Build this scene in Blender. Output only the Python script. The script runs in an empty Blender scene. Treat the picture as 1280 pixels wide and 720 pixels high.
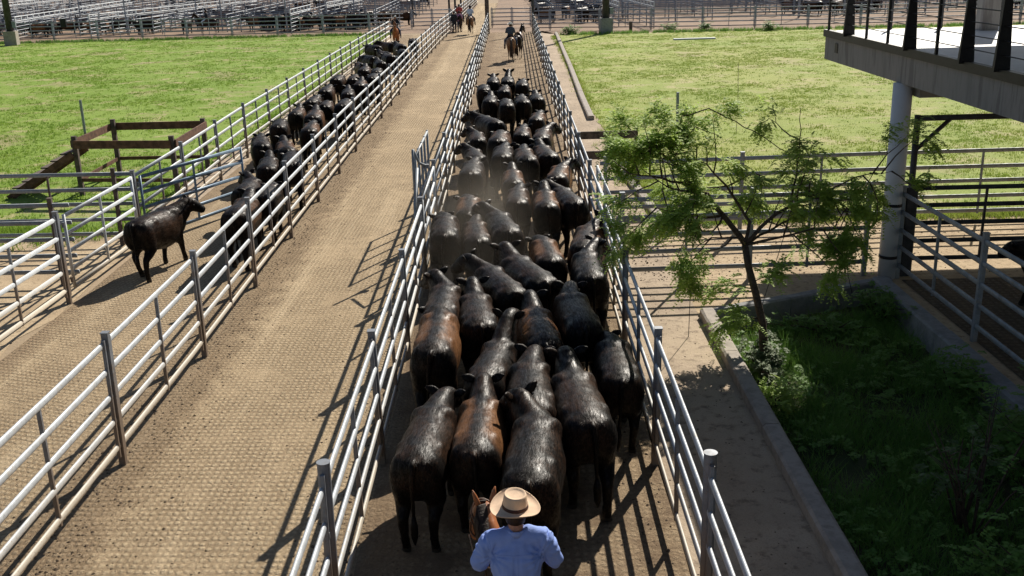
import bpy, bmesh, math, random
import numpy as np
from mathutils import Vector, Matrix, noise as mnoise
from mathutils.bvhtree import BVHTree
R = math.radians
rnd = random.Random(11)
scene = bpy.context.scene
col = scene.collection

# ------------------------------------------------------------ camera, sky, sun, exposure
cam_d = bpy.data.cameras.new('camera'); cam = bpy.data.objects.new('camera', cam_d); col.objects.link(cam)
cam_d.sensor_width = 36.0; cam_d.lens = 36.378; cam_d.clip_start = 0.1; cam_d.clip_end = 3000
cam.matrix_world = Matrix(((0.99961, 0.02690, 0.00698, 0.0), (-0.00153, 0.30420, -0.95261, 0.0),
                           (-0.02775, 0.95223, 0.30412, 6.0), (0, 0, 0, 1)))
scene.camera = cam
SUN = Vector((0.57, 1.18, 1.0)).normalized()
world = bpy.data.worlds.new('World'); scene.world = world; world.use_nodes = True
wn = world.node_tree.nodes; wl = world.node_tree.links
sky = wn.new('ShaderNodeTexSky'); sky.sky_type = 'NISHITA'; sky.sun_disc = False
sky.sun_elevation = math.asin(SUN.z); sky.sun_rotation = math.atan2(SUN.x, SUN.y)
sky.air_density = 1.0; sky.dust_density = 0.6; sky.ozone_density = 1.2
wl.new(sky.outputs[0], wn['Background'].inputs[0]); wn['Background'].inputs[1].default_value = 0.05
sd = bpy.data.lights.new('sun', 'SUN'); sd.energy = 5.0; sd.angle = R(0.5); sd.color = (1.0, 0.93, 0.82)
sun = bpy.data.objects.new('sun', sd); col.objects.link(sun)
sun.rotation_euler = SUN.to_track_quat('Z', 'Y').to_euler()
vs = scene.view_settings; vs.view_transform = 'Standard'; vs.look = 'None'; vs.exposure = 0.62; vs.gamma = 1.0; vs.use_curve_mapping = False
scene.render.engine = 'CYCLES'; scene.cycles.max_bounces = 6; scene.cycles.transparent_max_bounces = 6

# ------------------------------------------------------------ material helpers
class NT:
    def __init__(s, name):
        s.m = bpy.data.materials.new(name); s.m.use_nodes = True
        s.t = s.m.node_tree; s.b = s.t.nodes['Principled BSDF']
    def n(s, kind, **kw):
        x = s.t.nodes.new('ShaderNode' + kind)
        for k, v in kw.items(): setattr(x, k, v)
        return x
    def l(s, a, b): s.t.links.new(a, b)
    def val(s, x, inp):
        if hasattr(x, 'is_output'): s.l(x, inp)
        else: inp.default_value = x
    def pos(s): return s.n('NewGeometry').outputs['Position']
    def obj(s): return s.n('TexCoord').outputs['Object']
    def scale(s, v, sc, loc=(0, 0, 0), rot=(0, 0, 0)):
        m = s.n('Mapping'); s.l(v, m.inputs[0]); m.inputs['Scale'].default_value = sc
        m.inputs['Location'].default_value = loc; m.inputs['Rotation'].default_value = rot
        return m.outputs[0]
    def noise(s, v, sc, det=4, rough=.55, dist=0):
        x = s.n('TexNoise'); s.l(v, x.inputs['Vector']); x.inputs['Scale'].default_value = sc
        x.inputs['Detail'].default_value = det; x.inputs['Roughness'].default_value = rough; x.inputs['Distortion'].default_value = dist
        return x.outputs[0]
    def vor(s, v, sc, rand=1, feat='F1', metric='EUCLIDEAN', out='Distance'):
        x = s.n('TexVoronoi'); x.feature = feat; x.distance = metric
        s.l(v, x.inputs['Vector']); x.inputs['Scale'].default_value = sc; x.inputs['Randomness'].default_value = rand
        return x.outputs[out]
    def ramp(s, v, a, b, ca=0., cb=1.):
        x = s.n('MapRange'); x.interpolation_type = 'SMOOTHSTEP'; s.l(v, x.inputs[0])
        for i, k in enumerate((a, b, ca, cb)): x.inputs[i + 1].default_value = k
        return x.outputs[0]
    def mix(s, f, a, b, mode='MIX'):
        x = s.n('Mix'); x.data_type = 'RGBA'; x.blend_type = mode
        s.val(f, x.inputs['Factor'])
        for q, inp in ((a, x.inputs[6]), (b, x.inputs[7])):
            if hasattr(q, 'is_output'): s.l(q, inp)
            else: inp.default_value = (*q, 1) if len(q) == 3 else q
        return x.outputs[2]
    def math(s, op, a, b=0.0):
        x = s.n('Math'); x.operation = op; s.val(a, x.inputs[0]); s.val(b, x.inputs[1]); return x.outputs[0]
    def sep(s, v): x = s.n('SeparateXYZ'); s.l(v, x.inputs[0]); return x.outputs
    def bump(s, h, strength=.5, dist=.02, prev=None):
        x = s.n('Bump'); x.inputs['Strength'].default_value = strength; x.inputs['Distance'].default_value = dist
        s.l(h, x.inputs['Height'])
        if prev: s.l(prev, x.inputs['Normal'])
        return x.outputs[0]
    def out(s, c=None, rough=None, norm=None, metal=None, **kw):
        b = s.b
        if c is not None:
            if hasattr(c, 'is_output'): s.l(c, b.inputs['Base Color'])
            else: b.inputs['Base Color'].default_value = (*c, 1)
        if rough is not None: s.val(rough, b.inputs['Roughness'])
        if metal is not None: s.val(metal, b.inputs['Metallic'])
        if norm is not None: s.l(norm, b.inputs['Normal'])
        for k, v in kw.items(): s.val(v, b.inputs[k.replace('_', ' ')])
        return s.m

def m_lane(name, light, dark, dirt, rotz=0.0, cover=(.45, .62), cell=9.0, mud=None, edges=()):
    """concrete cast with rows of low studs, half buried under trodden dung and dust"""
    t = NT(name); p = t.pos()
    big = t.noise(p, .45, 5, .6); med = t.noise(p, 2.6, 6, .65); fine = t.noise(p, 24, 5, .75); grit = t.noise(p, 85, 4, .8)
    wob = t.n('VectorMath', operation='MULTIPLY_ADD')
    nz = t.n('TexNoise'); t.l(p, nz.inputs['Vector']); nz.inputs['Scale'].default_value = 7.0; nz.inputs['Detail'].default_value = 5
    t.l(nz.outputs['Color'], wob.inputs[0]); wob.inputs[1].default_value = (.05, .05, 0); t.l(p, wob.inputs[2])
    q = t.scale(wob.outputs[0], (cell, cell * .8, 0), rot=(0, 0, rotz))
    d = t.vor(q, 1.0, .22, 'F1', 'EUCLIDEAN')
    stud = t.math('MULTIPLY', t.ramp(d, .12, .5, 1, 0), t.ramp(fine, .28, .66, .35, 1.0))
    cov = t.ramp(t.math('ADD', t.math('MULTIPLY', big, .5), t.math('MULTIPLY', med, .5)), cover[0], cover[1])
    c = t.mix(stud, dark, light)
    c = t.mix(t.math('MULTIPLY', cov, .7), c, dirt)
    c = t.mix(t.ramp(fine, .46, .66, 0, .55), c, tuple(x * .55 for x in dark))
    c = t.mix(t.ramp(grit, .52, .68, 0, .75), c, tuple(x * .38 for x in dark))
    c = t.mix(t.ramp(t.noise(p, 60, 3, .7), .6, .72, 0, .6), c, tuple(min(1, x * 1.25) for x in light))
    wear = t.noise(t.scale(p, (1.6, .07, 1)), 1, 4, .6)
    c = t.mix(t.ramp(wear, .52, .66, 0, .2), c, tuple(min(1, x * 1.12) for x in light)); c = t.mix(t.ramp(wear, .36, .48, .22, 0), c, tuple(x * .8 for x in dark))
    if mud: c = t.mix(t.ramp(t.noise(p, 1.3, 7, .75), .44, .6, 0, .85), c, mud)
    x = t.sep(p)[0]; xn = t.math('ADD', x, t.math('MULTIPLY', t.math('SUBTRACT', med, .5), 1.1))
    for (x0, w, colr) in edges:
        m = t.ramp(t.math('ABSOLUTE', t.math('SUBTRACT', xn, x0)), w * .3, w, .6, 0)
        c = t.mix(t.math('MULTIPLY', m, t.ramp(fine, .3, .6, .5, 1)), c, colr)
    h = t.math('ADD', t.math('MULTIPLY', stud, t.math('SUBTRACT', 1.15, cov)), t.math('ADD', t.math('MULTIPLY', fine, 1.1), t.math('MULTIPLY', grit, .6)))
    return t.out(c, .95, t.bump(h, .9, .03), Specular_IOR_Level=.15)

def m_dirt(name, a, b, c3, sc=1.0, spots=.5):
    t = NT(name); p = t.pos()
    n1 = t.noise(p, .5 * sc, 6, .6); n2 = t.noise(p, 5 * sc, 6, .65); n3 = t.noise(p, 45 * sc, 4, .7)
    c = t.mix(t.ramp(n1, .35, .65), a, b)
    c = t.mix(t.ramp(n2, .5, .68, 0, spots), c, c3)
    c = t.mix(t.ramp(n3, .45, .72, 0, .4), c, tuple(x * .4 for x in a))
    h = t.math('ADD', n2, t.math('MULTIPLY', n3, .6))
    return t.out(c, .93, t.bump(h, .7, .03), Specular_IOR_Level=.2)

def m_grass(name, c1, c2, dry, dark, dryamt=(.55, .7)):
    t = NT(name); p = t.pos()
    n1 = t.noise(p, .12, 5, .6); n2 = t.noise(t.scale(p, (1, 1, 1)), .55, 6, .65, .4); n3 = t.noise(p, 3.2, 6, .7); n4 = t.noise(p, 22, 4, .7)
    c = t.mix(t.ramp(n1, .35, .65), c1, c2)
    c = t.mix(t.ramp(t.math('ADD', t.math('MULTIPLY', n2, .7), t.math('MULTIPLY', n3, .3)), dryamt[0], dryamt[1], 0, .8), c, dry)
    c = t.mix(t.ramp(t.noise(p, .22, 3, .5), .6, .68, 0, .7), c, tuple(x * .8 for x in dry))
    c = t.mix(t.ramp(n3, .54, .66, 0, .55), c, dark)
    c = t.mix(t.ramp(n4, .45, .7, 0, .6), c, dark)
    h = t.math('ADD', t.math('MULTIPLY', n3, .6), n4)
    return t.out(c, .9, t.bump(h, .8, .05), Specular_IOR_Level=.2)

def m_blade(name, c1, c2, c3, trans=.35):
    t = NT(name); p = t.pos()
    n = t.noise(p, .5, 4, .6); n2 = t.noise(p, 14, 2, .5)
    c = t.mix(t.ramp(n, .38, .62), c1, c2); c = t.mix(t.ramp(n2, .52, .7), c, c3)
    t.out(c, .6, Specular_IOR_Level=.25)
    tr = t.n('BsdfTranslucent'); t.l(c, tr.inputs[0]); mx = t.n('MixShader'); mx.inputs[0].default_value = trans
    o = t.t.nodes['Material Output']; t.l(t.b.outputs[0], mx.inputs[1]); t.l(tr.outputs[0], mx.inputs[2]); t.l(mx.outputs[0], o.inputs[0])
    return t.m

def m_steel(name, base=(.50, .54, .58), dirt=(.48, .42, .33), lo=.15, hi=1.0, metal=.15, rough=.45, dirtmax=.9):
    t = NT(name); p = t.pos(); z = t.sep(p)[2]
    n = t.noise(p, 7, 5, .65); sp = t.noise(p, 40, 3, .6)
    c = t.mix(t.ramp(n, .35, .7), base, tuple(x * .72 for x in base))
    zz = t.math('ADD', z, t.math('MULTIPLY', t.math('SUBTRACT', n, .5), .7))
    d = t.ramp(zz, lo, hi, dirtmax, .04)
    c = t.mix(d, c, dirt)
    c = t.mix(t.ramp(sp, .58, .70, 0, .6), c, (.18, .115, .07)); c = t.mix(t.ramp(t.noise(p, 3.1, 6, .75), .55, .64, 0, .5), c, tuple(x * .85 for x in dirt))
    t.out(c, t.ramp(n, .2, .8, rough, rough + .2), t.bump(sp, .15, .004))
    t.l(t.math('MULTIPLY', t.math('SUBTRACT', 1.0, d), metal), t.b.inputs['Metallic'])
    return t.m

def m_plain(name, base, rough=.7, var=.25, sc=8, metal=0., bump=.2, streak=False, stain=None, stainr=(.52, .72), spec=.3):
    t = NT(name); p = t.pos(); q = t.scale(p, (sc, sc, sc * (.12 if streak else 1)))
    n = t.noise(q, 1, 6, .65); n2 = t.noise(p, sc * 6, 3, .6)
    c = t.mix(t.ramp(n, .3, .7), tuple(x * (1 - var) for x in base), tuple(min(1, x * (1 + var * .6)) for x in base))
    if stain: c = t.mix(t.ramp(n, stainr[0], stainr[1], 0, .7), c, stain)
    return t.out(c, rough, t.bump(t.math('ADD', n, t.math('MULTIPLY', n2, .5)), bump, .01), metal, Specular_IOR_Level=spec)

def m_coat(name, black=(.0055, .0045, .004), brown=(.27, .125, .052), rough=.5, whole=False):
    t = NT(name); o = t.obj(); x, y, z = t.sep(o)
    info = t.n('ObjectInfo'); br = t.sep(info.outputs['Color'])[0]; rd = info.outputs['Random']
    off = t.n('VectorMath', operation='ADD'); t.l(o, off.inputs[0])
    cmb = t.n('CombineXYZ'); t.l(t.math('MULTIPLY', rd, 37.0), cmb.inputs[0]); t.l(cmb.outputs[0], off.inputs[1])
    v = off.outputs[0]
    patch = t.noise(v, 3.2, 4, .6)
    hair = t.noise(t.scale(v, (75, 11, 30)), 1, 5, .75, .6)
    clump = t.noise(t.scale(v, (34, 6, 16)), 1, 5, .65, 1.0)
    if whole:
        c = t.mix(t.ramp(patch, .3, .7), brown, tuple(q * .6 for q in brown))
        c = t.mix(t.ramp(z, .35, .75, 1, 0), c, black)
    else:
        side = t.ramp(t.math('ADD', t.math('ABSOLUTE', x), t.math('MULTIPLY', t.math('SUBTRACT', patch, .5), .12)), .03, .17)
        yy = t.math('ADD', y, t.math('MULTIPLY', t.math('SUBTRACT', patch, .5), .5))
        ym = t.math('MULTIPLY', t.ramp(yy, -.85, -.45), t.ramp(yy, .22, .68, 1, 0))
        zm = t.ramp(z, .55, .85)
        msk = t.math('MULTIPLY', t.math('MULTIPLY', side, ym), t.math('MULTIPLY', zm, br))
        c = t.mix(t.ramp(t.math('MULTIPLY', clump, 1.0), .45, .75, 0, .5), black, (.016, .010, .007))
        c = t.mix(t.math('MULTIPLY', msk, t.math('MULTIPLY', t.ramp(hair, .3, .6, .25, .85), t.ramp(patch, .3, .55, .35, 1))), c, brown)
        c = t.mix(t.math('MULTIPLY', t.math('MULTIPLY', t.ramp(z, .75, 1.0), t.ramp(patch, .42, .6, 0, .6)), t.ramp(hair, .4, .65)), c, (.06, .028, .014))  # brownish sheen of the lit upper body, mixed into the coat colour
        # sun-bleached dusty topline
        top = t.math('MULTIPLY', t.ramp(z, 1.12, 1.3), t.ramp(hair, .5, .7, 0, .2))
        c = t.mix(top, c, (.075, .05, .034))
    h = t.math('ADD', hair, t.math('MULTIPLY', clump, 1.6))
    nb = t.bump(h, .3, .007)
    sp_ = t.math('MULTIPLY', t.ramp(clump, .38, .64, .25, 1.0), t.ramp(hair, .36, .68, .12, .24))
    return t.out(c, t.ramp(clump, .35, .7, rough - .02, rough - .14), nb, Specular_IOR_Level=sp_)

M = {}
DUNG = (.15, .10, .06)
M['lane_mid'] = m_lane('studded_concrete', (.72, .575, .385), (.35, .26, .16), (.52, .395, .25), rotz=.03, cover=(.46, .62), cell=11.5, edges=((-5.15, .75, DUNG), (-1.8, .45, DUNG)))
M['lane_left'] = m_lane('studded_concrete_left', (.68, .55, .37), (.32, .235, .145), (.48, .365, .23), rotz=.25, cover=(.46, .62), cell=11.5, edges=((-5.25, .7, DUNG), (-8.7, .8, (.2, .14, .09))))
M['lane_herd'] = m_lane('trampled_concrete', (.58, .45, .30), (.26, .19, .12), (.40, .295, .185), cover=(.36, .56), cell=11, mud=(.16, .11, .07), edges=((-1.7, .5, DUNG),))
M['lane_side'] = m_lane('shaded_side_lane', (.26, .20, .14), (.10, .075, .05), (.15, .115, .08), rotz=.05, cover=(.45, .64), cell=8.5)  # lane tones darkened to carry the shade beside the deck
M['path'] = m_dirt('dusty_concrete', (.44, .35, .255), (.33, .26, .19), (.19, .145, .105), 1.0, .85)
M['yard'] = m_dirt('yard_dirt', (.50, .39, .255), (.40, .30, .19), (.24, .175, .11), 1.6, .85)
M['pen_dirt'] = m_dirt('pen_dirt', (.30, .205, .14), (.22, .155, .11), (.11, .085, .065), .4, .7)
M['ground'] = m_dirt('ground_dirt', (.36, .27, .18), (.30, .23, .15), (.2, .15, .1), .5, .5)
M['soil'] = m_dirt('planter_soil', (.09, .085, .045), (.05, .07, .025), (.035, .04, .02), 2, .6)
M['grass_left'] = m_grass('meadow_left', (.22, .31, .05), (.18, .275, .035), (.42, .35, .19), (.085, .15, .022), (.51, .60))
M['grass_right'] = m_grass('meadow_right', (.32, .34, .09), (.25, .31, .06), (.46, .39, .21), (.12, .18, .035), (.505, .61))
M['blade_left'] = m_blade('blade_left', (.17, .29, .03), (.25, .36, .05), (.09, .17, .022))
M['blade_right'] = m_blade('blade_right', (.30, .36, .075), (.23, .32, .05), (.14, .21, .035))
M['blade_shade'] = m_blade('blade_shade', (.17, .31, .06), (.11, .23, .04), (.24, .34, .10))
M['steel'] = m_steel('galvanised_rail')
M['post'] = m_steel('galvanised_post', (.20, .22, .25), (.15, .105, .07), .5, 1.5, .2, .45, .9)
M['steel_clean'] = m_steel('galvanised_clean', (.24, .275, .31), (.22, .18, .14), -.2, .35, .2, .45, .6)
M['steel_pen'] = m_steel('pen_steel', (.30, .34, .40), (.24, .18, .13), .0, .8, .3, .5, .7)
M['steel_far'] = m_steel('far_pen_steel', (.25, .29, .34), (.2, .165, .135), .0, .8, .1, .5, .7)
M['steel_white'] = m_plain('white_painted_pipe', (.50, .53, .55), .5, .15, 5)
M['steel_blue'] = m_plain('blue_grey_gate_paint', (.15, .21, .28), .45, .3, 6, .3)
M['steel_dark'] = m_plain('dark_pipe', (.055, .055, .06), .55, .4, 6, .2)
M['black_steel'] = m_plain('black_steel', (.012, .012, .014), .45, .3, 6, .2)
M['wood'] = m_plain('brown_timber', (.13, .065, .04), .8, .5, 6, streak=False, bump=.5)
M['wood_grey'] = m_plain('weathered_timber', (.11, .085, .07), .85, .5, 7, bump=.5)
M['concrete'] = m_plain('kerb_concrete', (.34, .30, .26), .9, .3, 5, bump=.6, stain=(.17, .145, .12))
M['concrete_shade'] = m_plain('shade_toned_concrete', (.26, .26, .26), .9, .3, 4, bump=.5, stain=(.14, .13, .12))  # darker, greyer copy of the kerb concrete, shade put into its colour
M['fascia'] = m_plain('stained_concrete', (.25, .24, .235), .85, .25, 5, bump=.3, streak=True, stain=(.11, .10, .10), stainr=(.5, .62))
M['deck'] = m_plain('pale_deck', (.62, .63, .64), .55, .08, 2, bump=.1)
M['column'] = m_plain('painted_column', (.52, .54, .58), .5, .08, 2, bump=.1)
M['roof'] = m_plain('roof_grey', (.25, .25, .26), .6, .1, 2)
M['bark'] = m_plain('bark', (.085, .06, .045), .9, .5, 18, bump=1.0)
M['leaf'] = m_blade('leaf', (.36, .50, .10), (.46, .58, .15), (.22, .35, .07), .55)
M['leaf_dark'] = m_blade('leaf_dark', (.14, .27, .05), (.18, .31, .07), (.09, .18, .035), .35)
M['leaf_grey'] = m_blade('leaf_grey', (.12, .17, .07), (.08, .13, .04), (.17, .22, .10), .3)
M['coat'] = m_coat('cattle_coat')
M['horse'] = m_coat('chestnut_coat', (.05, .02, .012), (.34, .125, .05), .46, True)
M['horse_dun'] = m_coat('dun_coat', (.03, .02, .015), (.30, .16, .085), .45, True)
M['horse_dark'] = m_coat('dark_bay_coat', (.01, .008, .008), (.035, .02, .015), .4, True)
M['hoof'] = m_plain('hoof', (.03, .025, .02), .6, .3, 20)
M['mane'] = m_plain('mane_hair', (.03, .016, .01), .6, .5, 30, streak=True, bump=.8)
M['skin'] = m_plain('skin', (.42, .2, .13), .5, .12, 30, bump=.1)
M['shirt_blue'] = m_plain('blue_shirt', (.24, .335, .68), .8, .06, 12, bump=.35, spec=.15)
M['shirt_white'] = m_plain('pale_shirt', (.55, .62, .75), .8, .05, 12)
M['shirt_red'] = m_plain('red_shirt', (.42, .07, .06), .8, .1, 12)
M['shirt_pink'] = m_plain('mauve_shirt', (.4, .2, .32), .8, .1, 12)
M['cloth_dark'] = m_plain('dark_clothes', (.02, .024, .035), .85, .2, 12)
M['cloth_grey'] = m_plain('grey_shirt', (.06, .075, .10), .85, .2, 12)
M['denim'] = m_plain('denim', (.06, .09, .16), .85, .2, 14)
M['hat'] = m_plain('felt_hat', (.60, .44, .31), .85, .08, 20, bump=.2, spec=.15)
M['hat_band'] = m_plain('hat_band', (.06, .025, .018), .7, .2, 20)
M['hat_pale'] = m_plain('pale_cap', (.6, .6, .58), .8, .1, 20)
M['leather'] = m_plain('saddle_leather', (.09, .04, .02), .5, .3, 15)
M['fleece'] = m_plain('saddle_fleece', (.5, .46, .4), .95, .2, 30, bump=.8)
M['rope'] = m_plain('rope', (.03, .03, .03), .8, .2, 20)

# ------------------------------------------------------------ mesh builder
class MB:
    def __init__(s): s.v = []; s.f = []; s.mi = []
    def add(s, vs_, fs, mi=0):
        o = len(s.v); s.v += [tuple(p) for p in vs_]; s.f += [tuple(i + o for i in f) for f in fs]; s.mi += [mi] * len(fs); return s
    def box(s, c, sz, rot=None, mi=0, taper=1.0, bev=0.0):
        x, y, z = (q / 2 for q in sz); P = []
        if bev:
            b = min(bev, x * .9, y * .9)
            ring = [(-x + b, -y), (x - b, -y), (x, -y + b), (x, y - b), (x - b, y), (-x + b, y), (-x, y - b), (-x, -y + b)]
        else: ring = [(-x, -y), (x, -y), (x, y), (-x, y)]
        n = len(ring)
        for zz, k in ((-z, 1.0), (z, taper)):
            for a, b_ in ring: P.append(Vector((a * k, b_ * k, zz)))
        if rot is not None: P = [rot @ p for p in P]
        P = [p + Vector(c) for p in P]
        F = [tuple(range(n - 1, -1, -1)), tuple(range(n, 2 * n))] + [(i, (i + 1) % n, n + (i + 1) % n, n + i) for i in range(n)]
        return s.add(P, F, mi)
    def tube(s, pts, rad, n=10, mi=0, cap=True, sy=1.0, up=(0, 0, 1)):
        pts = [Vector(p) for p in pts]
        if not isinstance(rad, (list, tuple)): rad = [rad] * len(pts)
        P = []; prev = None
        for i, p in enumerate(pts):
            a = pts[max(i - 1, 0)]; b = pts[min(i + 1, len(pts) - 1)]
            t = (b - a).normalized(); u = Vector(up)
            if abs(t.dot(u)) > .95: u = Vector((0, 1, 0)) if abs(t.y) < .9 else Vector((1, 0, 0))
            r = t.cross(u).normalized()
            if prev is not None and prev.dot(r) < 0: r = -r
            prev = r; w = r.cross(t)
            rr = rad[i] if isinstance(rad[i], (list, tuple)) else (rad[i], rad[i] * sy)
            for k in range(n):
                an = 2 * math.pi * k / n
                P.append(p + r * math.cos(an) * rr[0] + w * math.sin(an) * rr[1])
        F = []
        for i in range(len(pts) - 1):
            for k in range(n):
                k2 = (k + 1) % n
                F.append((i * n + k, i * n + k2, (i + 1) * n + k2, (i + 1) * n + k))
        if cap: F.append(tuple(range(n - 1, -1, -1))); F.append(tuple((len(pts) - 1) * n + k for k in range(n)))
        return s.add(P, F, mi)
    def ell(s, c, r, rot=None, nu=14, nv=9, mi=0):
        P = []; F = []
        for j in range(nv + 1):
            th = math.pi * j / nv
            for i in range(nu):
                ph = 2 * math.pi * i / nu
                p = Vector((r[0] * math.sin(th) * math.cos(ph), r[1] * math.sin(th) * math.sin(ph), r[2] * math.cos(th)))
                if rot is not None: p = rot @ p
                P.append(p + Vector(c))
        for j in range(nv):
            for i in range(nu):
                i2 = (i + 1) % nu
                F.append((j * nu + i, (j + 1) * nu + i, (j + 1) * nu + i2, j * nu + i2))
        return s.add(P, F, mi)
    def lathe(s, prof, c=(0, 0, 0), n=40, sx=1, sy=1, mi=0, fn=None):
        P = []; F = []
        for (r, z) in prof:
            for k in range(n):
                a = 2 * math.pi * k / n; p = Vector((r * sx * math.cos(a), r * sy * math.sin(a), z))
                if fn: p = fn(p, a)
                P.append(p + Vector(c))
        for i in range(len(prof) - 1):
            for k in range(n):
                k2 = (k + 1) % n; F.append((i * n + k, i * n + k2, (i + 1) * n + k2, (i + 1) * n + k))
        return s.add(P, F, mi)
    def mesh(s, name, smooth=False):
        me = bpy.data.meshes.new(name); me.from_pydata(s.v, [], s.f)
        if any(s.mi): me.polygons.foreach_set('material_index', s.mi)
        if smooth: me.polygons.foreach_set('use_smooth', [True] * len(me.polygons))
        me.validate(); me.update(); return me
    def build(s, name, mats, parent=None, smooth=False, loc=None):
        return link(name, s.mesh(name, smooth), mats, parent, loc)

def link(name, me, mats=None, parent=None, loc=None):
    if mats is not None:
        for m in (mats if isinstance(mats, (list, tuple)) else [mats]):
            me.materials.append(m)
    o = bpy.data.objects.new(name, me); col.objects.link(o)
    if parent is not None: o.parent = parent
    if loc is not None: o.location = loc
    return o
def tag(o, label=None, cat=None, group=None, kind=None):
    if label: o['label'] = label
    if cat: o['category'] = cat
    if group: o['group'] = group
    if kind: o['kind'] = kind
    return o
def empty(name, loc=(0, 0, 0), rz=0.0, label=None, cat=None, group=None):
    o = bpy.data.objects.new(name, None); col.objects.link(o); o.empty_display_size = .2
    o.location = loc; o.rotation_euler = (0, 0, rz); return tag(o, label, cat, group)
def dup(o, parent=None):
    c = o.copy(); col.objects.link(c); c.parent = parent
    for ch in [x for x in CH.get(o.name, [])]: dup(ch, c)
    return c
CH = {}
def copy_thing(root, loc, rz, label, group=None, scale=1.0, color=None):
    c = root.copy(); col.objects.link(c); c.location = loc; c.rotation_euler = (0, 0, rz); c.scale = (scale,) * 3
    c['label'] = label
    if group: c['group'] = group
    if color: c.color = color
    for ch in root.children:
        d = ch.copy(); col.objects.link(d); d.parent = c
        if color: d.color = color
        for g in ch.children:
            e = g.copy(); col.objects.link(e); e.parent = d
    return c
def sheet(name, poly, z, m, jitter=0.0, step=1.0, kind='structure', seed=0):
    rr = random.Random(seed); pts = []
    for i, a in enumerate(poly):
        b = poly[(i + 1) % len(poly)]; d = math.dist(a, b)
        n = max(1, int(d / step)) if jitter else 1
        for k in range(n):
            t = k / n; j = jitter if 0 < k else 0
            pts.append((a[0] + (b[0] - a[0]) * t + rr.uniform(-j, j), a[1] + (b[1] - a[1]) * t + rr.uniform(-j, j)))
    bm = bmesh.new(); vs_ = [bm.verts.new((x, y, z)) for x, y in pts]; f = bm.faces.new(vs_)
    if f.normal.z < 0: f.normal_flip()
    bmesh.ops.triangulate(bm, faces=[f]); bmesh.ops.recalc_face_normals(bm, faces=bm.faces)
    for f in bm.faces:
        if f.normal.z < 0: f.normal_flip()
    me = bpy.data.meshes.new(name); bm.to_mesh(me); bm.free()
    o = link(name, me, m); return tag(o, kind=kind)
def remeshed(mb, voxel, smooth=5, disp=0.0, dsc=6.0):
    me = mb.mesh('tmp'); o = bpy.data.objects.new('tmp', me); col.objects.link(o)
    r = o.modifiers.new('r', 'REMESH'); r.mode = 'VOXEL'; r.voxel_size = voxel
    s = o.modifiers.new('s', 'SMOOTH'); s.factor = .6; s.iterations = smooth
    dg = bpy.context.evaluated_depsgraph_get(); dg.update()
    out = bpy.data.meshes.new_from_object(o.evaluated_get(dg))
    bpy.data.objects.remove(o)
    if disp:
        for v in out.vertices:
            q = v.co * dsc; v.co += v.normal * disp * mnoise.fractal(q, 1.0, 2.0, 4)
    out.polygons.foreach_set('use_smooth', [True] * len(out.polygons))
    return out
def join_mesh(me, mb, name, mats):
    """append the shapes of a builder to a mesh, as one mesh"""
    a = bmesh.new(); a.from_mesh(me); n0 = len(a.verts)
    vs_ = [a.verts.new(p) for p in mb.v]
    for f, mi in zip(mb.f, mb.mi):
        try: ff = a.faces.new([vs_[i] for i in f]); ff.material_index = mi; ff.smooth = True
        except ValueError: pass
    out = bpy.data.meshes.new(name); a.to_mesh(out); a.free()
    for m in mats: out.materials.append(m)
    return out

# ------------------------------------------------------------ ground, lanes, fields
PX0, PX1, PY0, PY1 = 3.10, 6.95, -6.0, 18.95          # planter basin opening
mb = MB()
def rect(mb, x0, y0, x1, y1, z): mb.add([(x0, y0, z), (x1, y0, z), (x1, y1, z), (x0, y1, z)], [(0, 1, 2, 3)])
rect(mb, -900, -300, PX0, 2200, -.004); rect(mb, PX1, -300, 900, 2200, -.004)
rect(mb, PX0, -300, PX1, PY0, -.004); rect(mb, PX0, PY1, PX1, 2200, -.004)
tag(mb.build('ground', M['ground']), kind='structure')
# left, middle and herd lanes between the fences
sheet('left_lane', [(-8.75, -8), (-5.1, -8), (-5.22, 25), (-5.5, 62), (-5.3, 90), (-9.3, 90), (-9.0, 55), (-8.6, 30), (-8.4, 19)], .004, M['lane_left'])
sheet('middle_lane', [(-5.1, -8), (-1.74, -8), (-1.82, 25), (-1.95, 90), (-1.9, 150), (-4.6, 150), (-5.3, 90), (-5.5, 62), (-5.22, 25)], .004, M['lane_mid'])
sheet('herd_lane', [(-1.74, -8), (1.66, -8), (1.68, 90), (-1.95, 90), (-1.82, 25)], .004, M['lane_herd'])
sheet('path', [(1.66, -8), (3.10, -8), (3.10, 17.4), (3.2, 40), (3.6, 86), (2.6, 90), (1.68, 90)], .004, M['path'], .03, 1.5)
# yard curves round the head of the planter
curve = [(3.10, 16.9), (3.35, 17.12), (3.8, 17.35), (4.6, 17.68), (5.5, 18.1), (6.3, 18.5), (6.95, 18.75)]
yard = [(p[0], p[1]) for p in curve] + [(6.95, 18.95), (3.10, 18.95)]
mbx = MB()
for i in range(len(curve) - 1):
    (xa, ya), (xb, yb) = curve[i], curve[i + 1]
    mbx.add([(xa, ya - .02, .002), (xb, yb - .02, .002), (xb, 18.99, .002), (xa, 18.99, .002)], [(0, 1, 2, 3)])
tag(mbx.build('yard_edge', M['yard']), kind='structure')
sheet('yard', [(3.10, 18.98), (30, 18.98), (30, 22.9), (3.4, 23.2), (3.12, 23.0)], .008, M['yard'])
sheet('yard', [(6.98, -8), (30, -8), (30, 18.96), (6.98, 18.96)], .008, M['yard'])
sheet('side_lane', [(7.2, -8), (12.5, -8), (12.5, 18.6), (7.2, 18.6)], .016, M['lane_side'])
sheet('left_yard', [(-8.75, -8), (-8.5, 19), (-8.5, 23.2), (-24, 23.6), (-40, 20), (-40, -8)], .004, M['yard'], .15, 1.2)
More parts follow.
